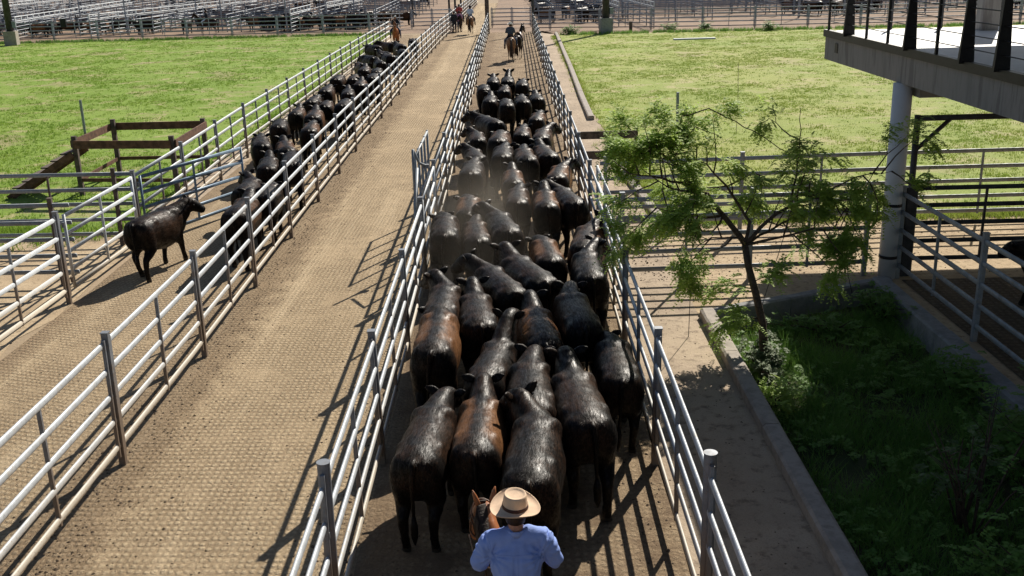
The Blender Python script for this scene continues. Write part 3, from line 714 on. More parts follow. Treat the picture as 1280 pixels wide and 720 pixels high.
def pen_fence(a, b, name, label, group, mat='steel_far', zs=(.3, .62, .95, 1.28, 1.62), r=.028, step=3.6, ladder=False, H=1.7):
    o = Vector((*a, 0)); d = Vector((*b, 0)) - o; L = d.length; mb = MB()
    for z in zs: mb.tube([(0, 0, z), (L, 0, z)], r, 4)
    n = int(L / step)
    for k in range(n + 1): mb.box((L * k / max(n, 1), 0, H / 2), (.08, .08, H))
    mats = [M[mat]]
    if ladder:
        mats.append(M['steel_white'])
        for z in (H + .05, H + .42): mb.tube([(0, 0, z), (L, 0, z)], .05, 6, 1)
        k = 0
        while k * 1.7 < L: mb.box((k * 1.7, 0, H + .23), (.16, .09, .4), mi=1); k += 1
    ob = mb.build(name, mats); ob.location = o; ob.rotation_euler = (0, 0, math.atan2(d.y, d.x))
    return tag(ob, label, 'fence', group)
LX = 'grey steel pen fence running across the crowded yards at the back'; LY = 'grey steel pen fence running lengthwise through the crowded yards at the back'
prr = random.Random(5)
for Y in (99.5, 103.5, 108, 112, 116.5, 121, 126, 131, 137, 144, 151, 159, 168, 179, 192, 210, 230, 255):
    for (x0, x1) in ((-.62 * Y, -10.5), (2.5, .58 * Y)):
        x = x0
        while x < x1 - 4:
            xe = min(x1, x + prr.uniform(18, 30)); pen_fence((x, Y + x * -.03), (xe, Y + xe * -.03), 'pen_fence', LX, 'pen fences running across the yards'); x = xe + prr.choice((.1, 3.2))
for X in list(range(-130, -10, 7)) + list(range(6, 110, 7)):
    y = max(101, abs(X) / .62)
    while y < 240:
        L = prr.uniform(14, 30); pen_fence((X + y * -.02, y), (X + (y + L) * -.02, y + L), 'pen_fence', LY, 'pen fences running lengthwise'); y += L + prr.choice((.1, 6))
for (a, b, lab) in (((-44.9, 96.5), (-50.2, 142), 'leftmost white ladder topped fence through the back yards'), ((-38.2, 96.5), (-32.0, 135), 'white ladder topped fence climbing behind the dark rider at the back left'),
                    ((-19.8, 95.5), (-19.9, 106), 'short white ladder topped fence left of the opening in the back yards'), ((-19.0, 110), (-17.8, 128), 'white ladder topped fence right of the opening in the back yards'),
                    ((11.9, 89.5), (11.1, 108), 'pale ladder topped fence right of the thick lamp post'), ((9.2, 92), (8.6, 112), 'pale ladder topped fence just behind the thick lamp post'),
                    ((-64, 112), (-69, 165), 'far white ladder topped fence in the top left corner')):
    pen_fence(a, b, 'walkway_fence', lab, None, ladder=True)
for (x, y) in ((-51, 104), (-44, 109), (-36.5, 101), (-33, 112), (-28, 103), (-23, 118), (-20.7, 98), (-15.6, 106), (-12.6, 99), (6.2, 104), (15, 98), (19, 112), (26, 97), (31, 108), (37, 100), (45, 110)):
    tag(MB().tube([(x, y, 0), (x, y, 4.6)], .07, 8).build('yard_post', M['steel_pen']), 'tall slim grey post rising from the crowded yards at the back', 'post', 'tall posts in the yards')
for (x, y, w, lab, m) in ((-42.9, 91.0, 1.0, 'dark lamp column on a concrete block at the left edge behind the meadow', 'concrete'), (7.5, 85.3, .95, 'grey lamp column on a concrete block right of the far end of the herd lane', 'concrete_shade')):
    g = empty('lamp_column', (x, y, 0), .15, lab, 'lamp column')
    MB().box((0, 0, .55), (w, w, 1.3), bev=.05).build('plinth', M[m], g)
    MB().tube([(0, 0, 1.2), (0, 0, 9.5)], [.30, .22], 16).build('pole', M['steel_dark'], g, True)
    MB().box((.42, -.1, 1.75), (.3, .3, .5), bev=.03).build('control_box', M['steel_clean'], g)
# small things by the far fences
tag(MB().box((-39.6, 94.2, 1.6), (.5, .4, .75), bev=.08).build('hung_bag', M['black_steel']), 'black bag hanging on the far fence, upper left', 'bag')
tag(MB().box((13.1, 76.5, .06), (3.0, .45, .1), bev=.02).build('pale_plank', M['steel_white']), 'white plank lying in the grass near the right lamp column', 'plank')
tag(MB().box((9.6, 86.3, .4), (.25, .25, .8), bev=.03).build('stump_post', M['wood_grey']), 'short dark stump post at the far edge of the right meadow', 'post')
g = empty('strap', (7.22, 13.9, 1.66), 0, 'dark strap looped over the top rail of the right fence', 'strap')
MB().tube([(0, -.06, -.5), (-.04, -.03, -.1), (-.04, 0, .03), (.04, .02, .03), (.05, .05, -.15), (.03, .1, -.5)], .02, 6).build('loop', M['rope'], g, True)

# ------------------------------------------------------------ cattle
def ring_loft(mb, secs, n=22):
    """secs: (y, half width, z bottom, z top, exponent, x shift)"""
    P = []; F = []
    for (y, hw, zb, zt, ex, xs) in secs:
        zc = zb + (zt - zb) * .52; 
        for k in range(n):
            a = 2 * math.pi * k / n; c, s_ = math.cos(a), math.sin(a)
            x = hw * math.copysign(abs(c) ** (2 / ex), c)
            hz = (zt - zc) if s_ > 0 else (zc - zb)
            P.append((x + xs, y, zc + hz * math.copysign(abs(s_) ** (2 / ex), s_)))
    for i in range(len(secs) - 1):
        for k in range(n):
            k2 = (k + 1) % n; F.append((i * n + k, (i + 1) * n + k, (i + 1) * n + k2, i * n + k2))
    F.append(tuple(range(n))); F.append(tuple((len(secs) - 1) * n + k for k in range(n - 1, -1, -1)))
    return mb.add(P, F)
def fur(me, n, seed, L=.030, W=.0045):
    """short hair lying back along the body, as slim triangles in the same mesh"""
    g = np.random.default_rng(seed); me.calc_loop_triangles(); nt = len(me.loop_triangles)
    tv = np.empty(nt * 3, np.int32); me.loop_triangles.foreach_get('vertices', tv); tv = tv.reshape(-1, 3)
    co = np.empty(len(me.vertices) * 3); me.vertices.foreach_get('co', co); co = co.reshape(-1, 3)
    a, b, c = co[tv[:, 0]], co[tv[:, 1]], co[tv[:, 2]]; nn = np.cross(b - a, c - a); ar = np.linalg.norm(nn, axis=1); nn /= ar[:, None] + 1e-12
    cen = (a + b + c) / 3; w = ar * np.clip((cen[:, 2] - .45) / .5, .06, 1) * np.where(nn[:, 2] > -.2, 1, .25)
    k = g.choice(nt, n, p=w / w.sum()); u = g.uniform(0, 1, (n, 2)); fl = u.sum(1) > 1; u[fl] = 1 - u[fl]
    p = a[k] + (b[k] - a[k]) * u[:, :1] + (c[k] - a[k]) * u[:, 1:]; N = nn[k]
    ph = np.sin(p[:, 0] * 23 + np.sin(p[:, 1] * 17)) + np.sin(p[:, 1] * 19 + p[:, 2] * 13)
    d = np.zeros((n, 3)); d[:, 1] = -1; d[:, 2] = -.55 * (1 - np.abs(N[:, 2])); d[:, 0] = ph * .22 + np.sign(p[:, 0]) * .25
    rump = np.exp(-((p[:, 1] + .88) ** 2 + p[:, 0] ** 2) / .02) * (p[:, 2] > 1.1); sw = g.uniform(0, 6.28, n)
    d[:, 0] += rump * np.cos(sw) * .6; d[:, 1] += rump * np.sin(sw) * .4
    d += g.normal(0, .22, (n, 3)); d -= N * (d * N).sum(1)[:, None]; d /= np.linalg.norm(d, axis=1)[:, None] + 1e-9
    side = np.cross(N, d); l = L * g.uniform(.5, 1.4, n)[:, None]; wv = side * (W * g.uniform(.6, 1.2, n)[:, None]) / 2
    lift = N * l * (g.uniform(.03, .26, n) + rump * .06)[:, None]
    base = p - N * .002; tip = base + d * l + lift
    m0 = len(me.vertices); V = np.concatenate([co, np.stack([base - wv, base + wv, tip], 1).reshape(-1, 3)])
    nl = len(me.loops); lv = np.empty(nl, np.int32); me.loops.foreach_get('vertex_index', lv)
    np_ = len(me.polygons); ls = np.empty(np_, np.int32); me.polygons.foreach_get('loop_start', ls); mi = np.empty(np_, np.int32); me.polygons.foreach_get('material_index', mi)
    o = bpy.data.meshes.new(me.name); o.vertices.add(len(V)); o.vertices.foreach_set('co', V.ravel())
    o.loops.add(nl + n * 3); o.loops.foreach_set('vertex_index', np.concatenate([lv, np.arange(m0, m0 + n * 3, dtype=np.int32)]))
    o.polygons.add(np_ + n); o.polygons.foreach_set('loop_start', np.concatenate([ls, nl + np.arange(0, n * 3, 3, dtype=np.int32)]))
    o.polygons.foreach_set('material_index', np.concatenate([mi, np.zeros(n, np.int32)])); o.polygons.foreach_set('use_smooth', [True] * np_ + [False] * n)
    for m in me.materials: o.materials.append(m)
    o.update(calc_edges=True); return o
def make_cow(var='s', gait=0, seed=0, voxel=.029):
    rr = random.Random(seed); mb = MB()
    T = [(-1.03, .12, .92, 1.17, 2.0), (-.98, .21, .80, 1.235, 2.15), (-.88, .285, .68, 1.28, 2.2), (-.70, .305, .60, 1.305, 2.2), (-.48, .31, .55, 1.305, 2.2),
         (-.25, .325, .49, 1.295, 2.15), (.02, .335, .44, 1.285, 2.1), (.25, .31, .43, 1.28, 2.05), (.45, .28, .45, 1.285, 2.0), (.62, .255, .50, 1.28, 1.95), (.78, .215, .60, 1.24, 1.95), (.87, .15, .75, 1.17, 2.0)]
    bend = {'s': 0, 'l': .10, 'r': -.10, 'd': .03, 'u': 0}[var]
    ring_loft(mb, [(y, hw, zb, zt, e, -bend * max(0, y) ** 2 * .5) for (y, hw, zb, zt, e) in T])
    # neck and head along a chain
    yaw = {'s': (-.22, .02, .26)[gait % 3], 'l': .75, 'r': -.75, 'd': -.65, 'u': rr.uniform(-.2, .2)}[var]
    nz = {'s': (1.20, 1.30, 1.12)[gait % 3], 'l': 1.30, 'r': 1.30, 'd': 1.12, 'u': 1.45}[var]
    p0 = Vector((-bend * .2, .55, .98)); p1 = Vector((-math.sin(yaw) * .16 - bend * .4, .80, (1.02 + nz) / 2 - .04)); 
    p2 = Vector((-math.sin(yaw) * .34, .80 + .21 * math.cos(yaw), nz - .05))
    mb.tube([p0, p0.lerp(p1, .5), p1, p1.lerp(p2, .5), p2], [(.21, .29), (.20, .275), (.18, .235), (.15, .19), (.128, .15)], 16)
    hy = yaw * 1.15; hd = Vector((-math.sin(hy), math.cos(hy), 0)); dn = {'s': -.75, 'l': -.7, 'r': -.7, 'd': -.8, 'u': -.15}[var]
    hdir = (hd + Vector((0, 0, dn))).normalized()
    q = [p2 + hdir * t for t in (-.07, .03, .11, .20, .29, .365, .41)]
    mb.tube(q, [(.10, .11), (.128, .14), (.135, .145), (.118, .13), (.095, .105), (.092, .09), (.065, .06)], 16)
    mb.ell(p2 + Vector((0, 0, .055)) - hd * .01, (.085, .08, .07))
    hr = hd.cross(Vector((0, 0, 1)))
    # muscle masses
    for s in (-1, 1):
        mb.ell((s * .165, -.80, .93), (.155, .21, .33), Matrix.Rotation(.15, 3, 'X')); mb.ell((s * .20, -.52, 1.17), (.08, .13, .075))
        mb.ell((s * .10, -.94, 1.12), (.09, .09, .13)); mb.ell((s * .20, .42, .95), (.105, .19, .30)); mb.ell((s * .12, .36, 1.19), (.1, .18, .085))
    mb.ell((0, .60, .62), (.15, .2, .18)); mb.ell((0, -1.0, 1.2), (.05, .07, .06))
    g = {0: (0, 0, 0, 0), 1: (.20, -.14, -.12, .18), 2: (-.16, .18, .16, -.14), 3: (.06, -.05, .10, -.04)}[gait]
    hoofs = []
    for i, (s, fr) in enumerate(((-1, 0), (1, 0), (-1, 1), (1, 1))):
        d = g[i]
        if fr:
            P_ = [(s * .17, .46, .82), (s * .175, .47, .62), (s * .165, .49 + d * .45, .40), (s * .16, .48 + d * .8, .22), (s * .16, .49 + d, .10)]
            Rr = [.115, .10, .068, .054, .056]; hf = (s * .16, .52 + d, .035)
        else:
            P_ = [(s * .165, -.76, .84), (s * .185, -.70 + d * .25, .64), (s * .175, -.90 + d * .6, .46), (s * .17, -.88 + d * .85, .25), (s * .17, -.84 + d, .10)]
            Rr = [.15, .125, .072, .056, .058]; hf = (s * .17, -.80 + d, .035)
        mb.tube(P_, Rr, 12); mb.tube([(hf[0], hf[1] - .02, .09), (hf[0], hf[1], .0)], [.058, .07], 12); hoofs.append(hf)
    me = remeshed(mb, voxel, 7, .007, 4.5)
    me.polygons.foreach_set('material_index', [0] * len(me.polygons))
    for p in me.polygons:
        if p.center.z < .065: p.material_index = 1
    ex = MB()
    droop = rr.uniform(-.1, .25)
    for s in (-1, 1):      # ears: cupped leaves
        b = p2 + hr * s * .095 + Vector((0, 0, .02)); out = (hr * s + Vector((0, 0, .62 - droop)) - hd * .15).normalized(); side = out.cross(hdir).normalized()
        up_ = side.cross(out)
        for lay, off in ((0, .012), (1, -.012)):
            pass
        pts = []; rad = []
        for t, w in ((0, .024), (.04, .048), (.10, .058), (.155, .042), (.20, .01)): pts.append(b + out * t); rad.append((w, .014))
        ex.tube(pts, rad, 10, 0, True, 1, up=tuple(up_))
    for s in (-1, 1): ex.ell(q[2] + hr * s * .125 + Vector((0, 0, .01)), (.02, .02, .02), mi=1, nu=8, nv=6)
    sw = rr.uniform(-.05, .05)
    ex.tube([(0, -1.0, 1.24), (sw * .3, -1.06, 1.2), (sw, -1.085, 1.0), (sw * 1.2, -1.08, .75), (sw * 1.5, -1.075, .58)], [.035, .036, .026, .02, .018], 10)
    ex.tube([(sw * 1.5, -1.075, .6), (sw * 1.6, -1.08, .48), (sw * 1.7, -1.075, .34), (sw * 1.8, -1.07, .24)], [.02, .045, .04, .008], 10)
    out = join_mesh(me, ex, 'steer', [M['coat'], M['hoof']])
    if gait == 0: PLAIN[var] = out
    return fur(out, 26000, seed)
COW = {}; PLAIN = {}
for i, v in enumerate('slrdu'):
    for gt in range(3 if v == 's' else 2):
        COW[(v, gt)] = make_cow(v, gt, i * 7 + gt)
# small light copies for the far yards
def light(me, ratio):
    o = bpy.data.objects.new('tmp', me); col.objects.link(o); d = o.modifiers.new('d', 'DECIMATE'); d.ratio = ratio
    dg = bpy.context.evaluated_depsgraph_get(); dg.update(); out = bpy.data.meshes.new_from_object(o.evaluated_get(dg)); bpy.data.objects.remove(o); return out
COWL = [light(PLAIN[v], .12) for v in 'slr']
def place_cow(x, y, deg, var, brown, label, group, n, tail=True, mesh=None, scale=None):
    rr = random.Random(n * 13 + 1)
    v = (var, n % (3 if var == 's' else 2))
    o = link('steer', mesh or COW[v]); sc = scale or rr.uniform(.91, 1.04); o.scale = (sc * rr.uniform(.93, 1.02), sc, sc)
    a = R(deg); o.rotation_euler = (0, 0, a)
    # (x, y) is the tail head, .98 m behind the origin
    o.location = (x - math.sin(a) * 1.0 * sc, y + math.cos(a) * 1.0 * sc, 0)
    o.color = (brown, rr.random(), 0, 1)
    return tag(o, label, 'steer', group)
HERD = [
    (-1.13, 9.48, -5, 's', 0.05, 'black steer at the left of the front row, in front of the left lane fence'),
    (-0.52, 9.66, -2, 's', 1, 'front row steer with rusty brown flanks and a black spine stripe, second from left'),
    (0.03, 8.85, -5, 'l', 0, 'glossy black steer directly in front of the straw hat rider, head lifted'),
    (0.11, 10.57, 0, 's', 0.05, 'black steer squeezed between the rusty front steer and the big right one'),
    (0.74, 10.12, 5, 's', 0.12, 'big black steer at the right of the front row with a tufted tailhead'),
    (1.22, 11.49, -0, 's', 0.0, 'black steer pressed along the right lane rails, just behind the front row'),
    (-0.49, 11.53, -9, 'u', 0.0, 'black steer behind the rusty flanked front one, body slanting right'),
    (0.33, 12.62, 5, 's', 0.95, 'rusty sided steer with two upright black ears in the fourth rank centre'),
    (-1.14, 12.26, 0, 's', 1.0, 'wide brown steer with a black rump against the left lane fence'),
    (0.89, 13.10, 5, 's', 0.22, 'black steer with a shiny spine, right of the rusty steer with upright ears'),
    (-0.55, 13.46, 5, 's', 0.1, 'black steer with ruffled back hair, just behind the wide brown steer'),
    (-1.18, 13.85, -2, 'l', 0.1, 'black steer turning its pale edged ear at the left lane fence'),
    (-0.06, 14.73, 17, 'l', 0.05, 'curled round black steer with its head turned left across its neighbour'),
    (0.41, 15.16, 18, 's', 0.05, 'long black steer lying aslant across the middle of the herd'),
    (0.56, 16.68, 4, 's', 1, 'narrow reddish brown steer with a black neck in the middle of the herd'),
    (1.13, 17.15, -8, 'r', 0.45, 'dark steer looking right over the right lane rails'),
    (1.15, 15.43, -0, 'r', 0.0, 'broad black steer with its ear stuck out toward the right lane rails'),
    (-1.33, 18.13, 3, 's', 0.05, 'black steer with shaggy lit rump in the dust by the left lane fence'),
    (-0.72, 17.95, 4, 's', 0.3, 'greyish black steer beside the dusty one, wide lit hips'),
    (-0.15, 18.23, 9, 'l', 0.0, 'thin black steer slanting left ahead of the long black one'),
    (-0.96, 20.01, 2, 's', 1, 'tan backed steer in the dust cloud by the left lane fence gate'),
    (0.01, 21.03, -1, 's', 0.3, 'black steer with a streaked white spine shine behind the brown pair'),
    (0.61, 20.32, 0, 's', 1, 'caramel brown steer with black shoulders near the right lane fence'),
    (1.22, 20.52, 10, 'l', 0.05, 'black steer at the right rails with its head turned over its neighbour'),
    (-1.09, 23.89, -1, 's', 0.1, 'dusty grey black steer in the thickest dust by the left gate'),
    (-0.06, 23.10, 1, 's', 0.9, 'round brown hipped steer in the herd middle just ahead of the dust'),
    (0.92, 23.51, -7, 'r', 1, 'round chestnut steer with its ear pointing at the right lane fence'),
    (0.31, 25.19, 4, 's', 0.45, 'dark steer between the two round brown ones'),
    (0.87, 25.75, 7, 's', 0.3, 'black steer slanting left beside the right lane fence, mid herd'),
    (-0.95, 26.25, 8, 'l', 0.15, 'dull black steer with one ear toward the left fence, mid herd'),
    (-0.35, 26.05, -1, 's', 0.1, 'black steer with a silver back in the mid herd'),
    (-1.04, 29.00, 4, 'l', 0.3, 'smoky black steer at the left of the upper herd'),
    (-0.49, 27.99, -3, 's', 0.6, 'brownish black small steer in the upper herd'),
    (0.18, 29.50, -2, 's', 0.5, 'light backed dark steer in the centre of the upper herd'),
    (0.70, 28.45, -5, 'r', 0.35, 'dark brown steer with its ear raised at the right of the upper herd'),
    (-0.52, 31.43, 19, 'l', 0.05, 'black steer turned left with its head over the gap in the herd'),
    (0.66, 32.36, -5, 's', 0.7, 'brown tinged steer alone at the right edge of the upper herd'),
    (-0.88, 36.66, -1, 's', 0.1, 'black steer at the left behind the leaders'),
    (-0.24, 35.31, 2, 's', 0.05, 'tall black steer behind the leaders with pale hind legs'),
    (0.33, 36.22, 3, 's', 0.15, 'smooth dark steer right behind the leading four'),
    (0.86, 37.44, 2, 's', 0.05, 'black steer trailing at the right of the leaders'),
    (-1.15, 40.27, 2, 's', 0.0, 'leading black steer at the far left with both ears up and legs in view'),
    (-0.39, 40.09, -1, 's', 0.35, 'brown necked steer behind the leading four'),
    (-0.85, 42.32, 0, 's', 0.1, 'second of the leading steers from the left fence'),
    (-0.25, 42.49, 0, 'u', 0.0, 'leading black steer with its head held highest'),
    (0.32, 41.00, -1, 's', 0.0, 'leading steer at the right with both ears spread'),
]
LEFT_HERD = [
    (-7.58, 19.8, -10, 'r', 0.1, 'lone black steer standing apart below the open blue gate, head turned right'),
    (-5.74, 20.35, 3, 's', 0.45, 'brown backed steer nearest the open gate in the left lane'),
    (-5.62, 22.35, 4, 's', 0.05, 'black steer pressed along the inner rails of the left lane near the gate'),
    (-6.22, 22.9, 3, 'l', 0.1, 'dark steer with ruffled hair just beyond the tip of the blue gate'),
    (-6.20, 25.39, 10, 's', 0.1, 'grey black steer in the left lane looking up lane beyond the gate'),
    (-5.62, 25.51, 10, 's', 0.0, 'black steer behind the brown pair at the inner rails of the left lane'),
    (-7.03, 28.54, 15, 's', 0.15, 'black rumped steer with one ear out at the outer rails, left lane'),
    (-6.22, 28.03, 15, 's', 0.8, 'steer with a rusty brown back in the middle of the left lane'),
    (-7.38, 32.20, 9, 's', 0.1, 'charcoal steer with both ears up beside the outer rails of the left lane'),
    (-6.21, 31.06, 7, 's', 0.7, 'round brown steer left lane with a black rump, next to the inner rails'),
    (-6.59, 33.75, 6, 's', 0.6, 'second round brown steer directly ahead of the other'),
    (-6.77, 37.09, 6, 's', 0.35, 'dark brown steer near the middle of the left lane column'),
    (-7.44, 40.97, 4, 's', 0.3, 'dusty dark steer close to the outer rails, half way up the left lane'),
    (-6.38, 39.97, 7, 's', 0.1, 'black steer at the inner rails half way up the left lane'),
    (-7.64, 44.94, 2, 's', 0.2, 'brown necked dark steer at the outer rails, upper left lane'),
    (-6.98, 45.39, 5, 's', 0.5, 'brownish steer mid lane in the upper left lane'),
    (-6.91, 48.36, 4, 's', 0.35, 'dark brown steer in the upper left lane behind the slanting ones'),
    (-6.29, 48.20, 5, 's', 0.05, 'black steer at the inner rails of the upper left lane'),
    (-7.3, 51.8, 20, 's', 0.5, 'steer with a brown hump standing aslant across the upper left lane'),
    (-6.5, 52.2, 14, 's', 0.05, 'black steer turned toward the outer rails near the mounted drover'),
    (-7.2, 55.2, 28, 's', 0.0, 'black steer slanting left well in front of the brown horse'),
    (-6.4, 55.8, 20, 's', 0.15, 'dark steer just below the legs of the brown horse'),
    (-6.9, 58.6, 24, 's', 0.4, 'brownish steer between the dense black pair and the brown horse'),
    (-6.1, 59.4, 12, 's', 0.0, 'black steer at the inner rails, three rows before the brown horse'),
    (-7.8, 61.8, 30, 's', 0.05, 'black steer at the outer rails just before the brown horse'),
    (-6.5, 62.6, 18, 's', 0.1, 'black steer in the last pair before the brown horse'),
    (-7.4, 65.6, 32, 'l', 0.3, 'brown tinted steer standing last, right at the brown horse'),
    (-6.2, 66.4, 8, 's', 0.45, 'rearmost brown steer to the right of the brown horse legs'),
    (-7.5, 35.4, 5, 's', 0.5, 'brown flanked steer at the outer rails just up from the charcoal one'),
    (-6.0, 36.2, 3, 's', 0.1, 'black steer at the inner rails behind the dark brown one, mid left lane'),
    (-7.5, 38.3, 2, 's', 0.15, 'black steer at the outer rails just below the dusty dark one'),
    (-6.3, 42.6, 4, 's', 0.6, 'brown sided steer at the inner rails of the left lane, above midway'),
    (-6.1, 45.2, 4, 's', 0.05, 'black steer at the inner rails beside the brownish mid lane one'),
]

for n, (x, y, d, v, b, lab) in enumerate(HERD): place_cow(x, y, d, v, b, lab, 'herd of steers driven up the fenced lane', n)
for n, (x, y, d, v, b, lab) in enumerate(LEFT_HERD): place_cow(x, y, d, v, b, lab, 'steers strung along the left lane', n + 3)
place_cow(9.35, 15.6, 20, 's', 0, 'black steer in deep shade behind the right hand fence, cut by the frame', None, 5)
yr = random.Random(77); k = 0
FARLAB = 'dark steer standing packed with others in the yards at the back'
while k < 280:
    Y = 100 + 100 * yr.random() ** 1.7; X = yr.uniform(-.56 * Y, .52 * Y)
    if k < 40: X = yr.uniform(-24.5, -14.5); Y = yr.uniform(99.5, 107)
    if -10.5 < X < 3 or (abs(X + 27.6) < 2.6 and Y < 112): continue
    cx = math.floor(X / 9); cy = math.floor(Y / 12)
    if k >= 40 and random.Random(cx * 31 + cy * 17).random() < .42: continue
    o = link('steer', yr.choice(COWL)); o.location = (X, Y, 0); o.rotation_euler = (0, 0, yr.uniform(0, 6.28)); o.scale = (yr.uniform(.92, 1.08),) * 3
    o.color = (yr.choice((0, .1, .3, .9, 1)), yr.random(), 0, 1); tag(o, FARLAB, 'steer', 'cattle penned in the far yards'); k += 1

# ------------------------------------------------------------ horses
def make_horse(name, label, mat='horse', gait=1, headup=.0, yaw=0.0, loc=(0, 0, 0), rz=0.0, voxel=.024, white=False):
    root = empty(name, loc, rz, label, 'horse')
    mb = MB()
    T = [(-.86, .10, 1.05, 1.38, 2.0), (-.80, .20, .92, 1.45, 2.1), (-.66, .265, .84, 1.50, 2.2), (-.45, .28, .80, 1.50, 2.2), (-.2, .27, .78, 1.45, 2.2), (.05, .28, .74, 1.43, 2.2),
         (.28, .26, .74, 1.47, 2.1), (.46, .22, .78, 1.53, 2.0), (.62, .19, .84, 1.48, 2.0), (.74, .13, .92, 1.38, 2.0)]
    ring_loft(mb, [(*t, 0) for t in T])
    pl = Vector((-math.sin(yaw) * .55, .62 + .50 * math.cos(yaw), 1.93 + headup))
    p0 = Vector((0, .50, 1.16)); p1 = Vector((-math.sin(yaw) * .2, .80, 1.52 + headup * .4))
    mb.tube([p0, p0.lerp(p1, .55), p1, p1.lerp(pl, .55), pl], [(.15, .27), (.13, .24), (.10, .19), (.085, .15), (.075, .11)], 16)
    hd = Vector((-math.sin(yaw), math.cos(yaw), 0)); hdir = (hd * .75 + Vector((0, 0, -.9))).normalized(); hr = hd.cross(Vector((0, 0, 1)))
    q = [pl + hdir * t for t in (-.05, .06, .16, .28, .42, .52, .58)]
    mb.tube(q, [(.07, .08), (.09, .125), (.095, .13), (.075, .10), (.055, .07), (.058, .065), (.035, .04)], 16)
    for s in (-1, 1): mb.ell((s * .15, -.62, 1.12), (.135, .2, .32)); mb.ell((s * .14, .48, 1.12), (.1, .17, .28))
    g = {0: (0, 0, 0, 0), 1: (.18, -.12, -.1, .16), 2: (-.12, .16, .14, -.1)}[gait]
    for i, (s, fr) in enumerate(((-1, 0), (1, 0), (-1, 1), (1, 1))):
        d = g[i]
        if fr: P_ = [(s * .14, .50, 1.0), (s * .145, .50, .78), (s * .135, .51 + d * .4, .50), (s * .13, .50 + d * .8, .25), (s * .13, .52 + d, .12)]; Rr = [.09, .075, .05, .034, .042]; hf = (s * .13, .55 + d)
        else: P_ = [(s * .15, -.62, 1.02), (s * .155, -.54 + d * .2, .80), (s * .145, -.74 + d * .6, .56), (s * .14, -.72 + d * .85, .28), (s * .14, -.68 + d, .12)]; Rr = [.13, .095, .052, .036, .044]; hf = (s * .14, -.64 + d)
        mb.tube(P_, Rr, 12); mb.tube([(hf[0], hf[1] - .02, .1), (hf[0], hf[1], 0)], [.045, .062], 12)
    me = remeshed(mb, voxel, 5, .008, 5)
    me.polygons.foreach_set('material_index', [0] * len(me.polygons))
    for p in me.polygons:
        if p.center.z < .08: p.material_index = 1
    ex = MB()
    for s in (-1, 1):
        b = pl + hr * s * .055 + Vector((0, 0, .07)) - hd * .01; out = (Vector((0, 0, 1)) + hr * s * .3 + hd * .15).normalized()
        ex.tube([b, b + out * .045, b + out * .095, b + out * .14], [(.03, .022), (.044, .022), (.036, .016), (.006, .005)], 10, up=tuple(hr))
        ex.ell(q[2] + hr * s * .088 + hd * .02, (.02, .024, .024), mi=1, nu=10, nv=8)
    body = link('body', join_mesh(me, ex, 'horse_body', [M[mat], M['hoof']]), None, root)
    rr = random.Random(4)
    mn = MB()
    for k in range(90):
        t = rr.random(); c = p0.lerp(p1, t * 1.6 / 1.0) if t < .6 else p1.lerp(pl, (t - .6) / .4)
        tt = k / 90; base = Vector((0, .44, 1.53)).lerp(p1 + Vector((0, -.09, .14)), min(1, tt * 2)) if tt < .5 else (p1 + Vector((0, -.09, .14))).lerp(pl + Vector((0, -.03, .09)), (tt - .5) * 2)
        sd = -1
        mn.tube([base, base + Vector((sd * .07, -.02, .0)), base + Vector((sd * .10, -.03 + rr.uniform(-.03, .03), -.10)), base + Vector((sd * .115, -.03, -.17))], [.008, .010, .008, .003], 5)
    for k in range(8): mn.tube([pl + Vector((0, 0, .09)), pl + hd * .08 + hr * rr.uniform(-.03, .03) + Vector((0, 0, .05)), q[2] + hd * .10 + hr * rr.uniform(-.04, .04)], [.012, .012, .003], 5)
    mn.build('mane', M['mane'], root, True)
    tl = MB(); tl.tube([(0, -.84, 1.38), (0, -.93, 1.30), (.01, -.97, 1.05), (.02, -.97, .75), (.02, -.95, .45), (.02, -.94, .3)], [.035, .05, .075, .08, .06, .015], 12)
    for k in range(24):
        a = rr.uniform(-.06, .06); tl.tube([(a * .3, -.93, 1.28), (a * 1.2, -1.02 + abs(a), .9), (a * 1.6, -.98, .5), (a * 1.8, -.95, rr.uniform(.2, .4))], [.012, .02, .016, .003], 5)
    tl.build('tail', M['mane'], root, True)
    # saddle, pad and bridle
    sp = MB()
    prof = [(-.27, 1.02), (-.265, 1.18), (-.22, 1.35), (-.12, 1.46), (0, 1.49), (.12, 1.46), (.22, 1.35), (.265, 1.18), (.27, 1.02)]
    def strap(mb_, y0, y1, off, lim=1.0, lift=0.0, zlow=0):
        P = []; F = []; ys = [y0 + (y1 - y0) * k / 6 for k in range(7)]
        for y in ys:
            e = lift * ((2 * (y - y0) / (y1 - y0) - 1) ** 2)
            for (x, z) in prof: P.append((x * (1 + off * 3.2) , y, max(z, zlow) + off + e * (1 if abs(x) < .15 else 0)))
        n = len(prof)
        for i in range(6):
            for j in range(n - 1): F.append((i * n + j, i * n + j + 1, (i + 1) * n + j + 1, (i + 1) * n + j))
        m0 = len(P); P += [(x, y, z + .025) for (x, y, z) in P]
        F += [tuple(m0 + i for i in reversed(f)) for f in F]
        for i in range(6):
            for j in (0, n - 1): a, b = i * n + j, (i + 1) * n + j; F.append((a, b, m0 + b, m0 + a) if j == 0 else (b, a, m0 + a, m0 + b))
        for j in range(n - 1):
            a, b = j, j + 1; F.append((b, a, m0 + a, m0 + b)); a, b = 6 * n + j, 6 * n + j + 1; F.append((a, b, m0 + b, m0 + a))
        mb_.add(P, F)
    strap(sp, -.34, .36, .012); sp.build('saddle_pad', M['fleece' if white else 'cloth_dark'], root, True)
    s2 = MB(); strap(s2, -.26, .28, .045, lift=.09, zlow=1.1); sb = s2.build('saddle', M['leather'], root, True)
    br = MB()
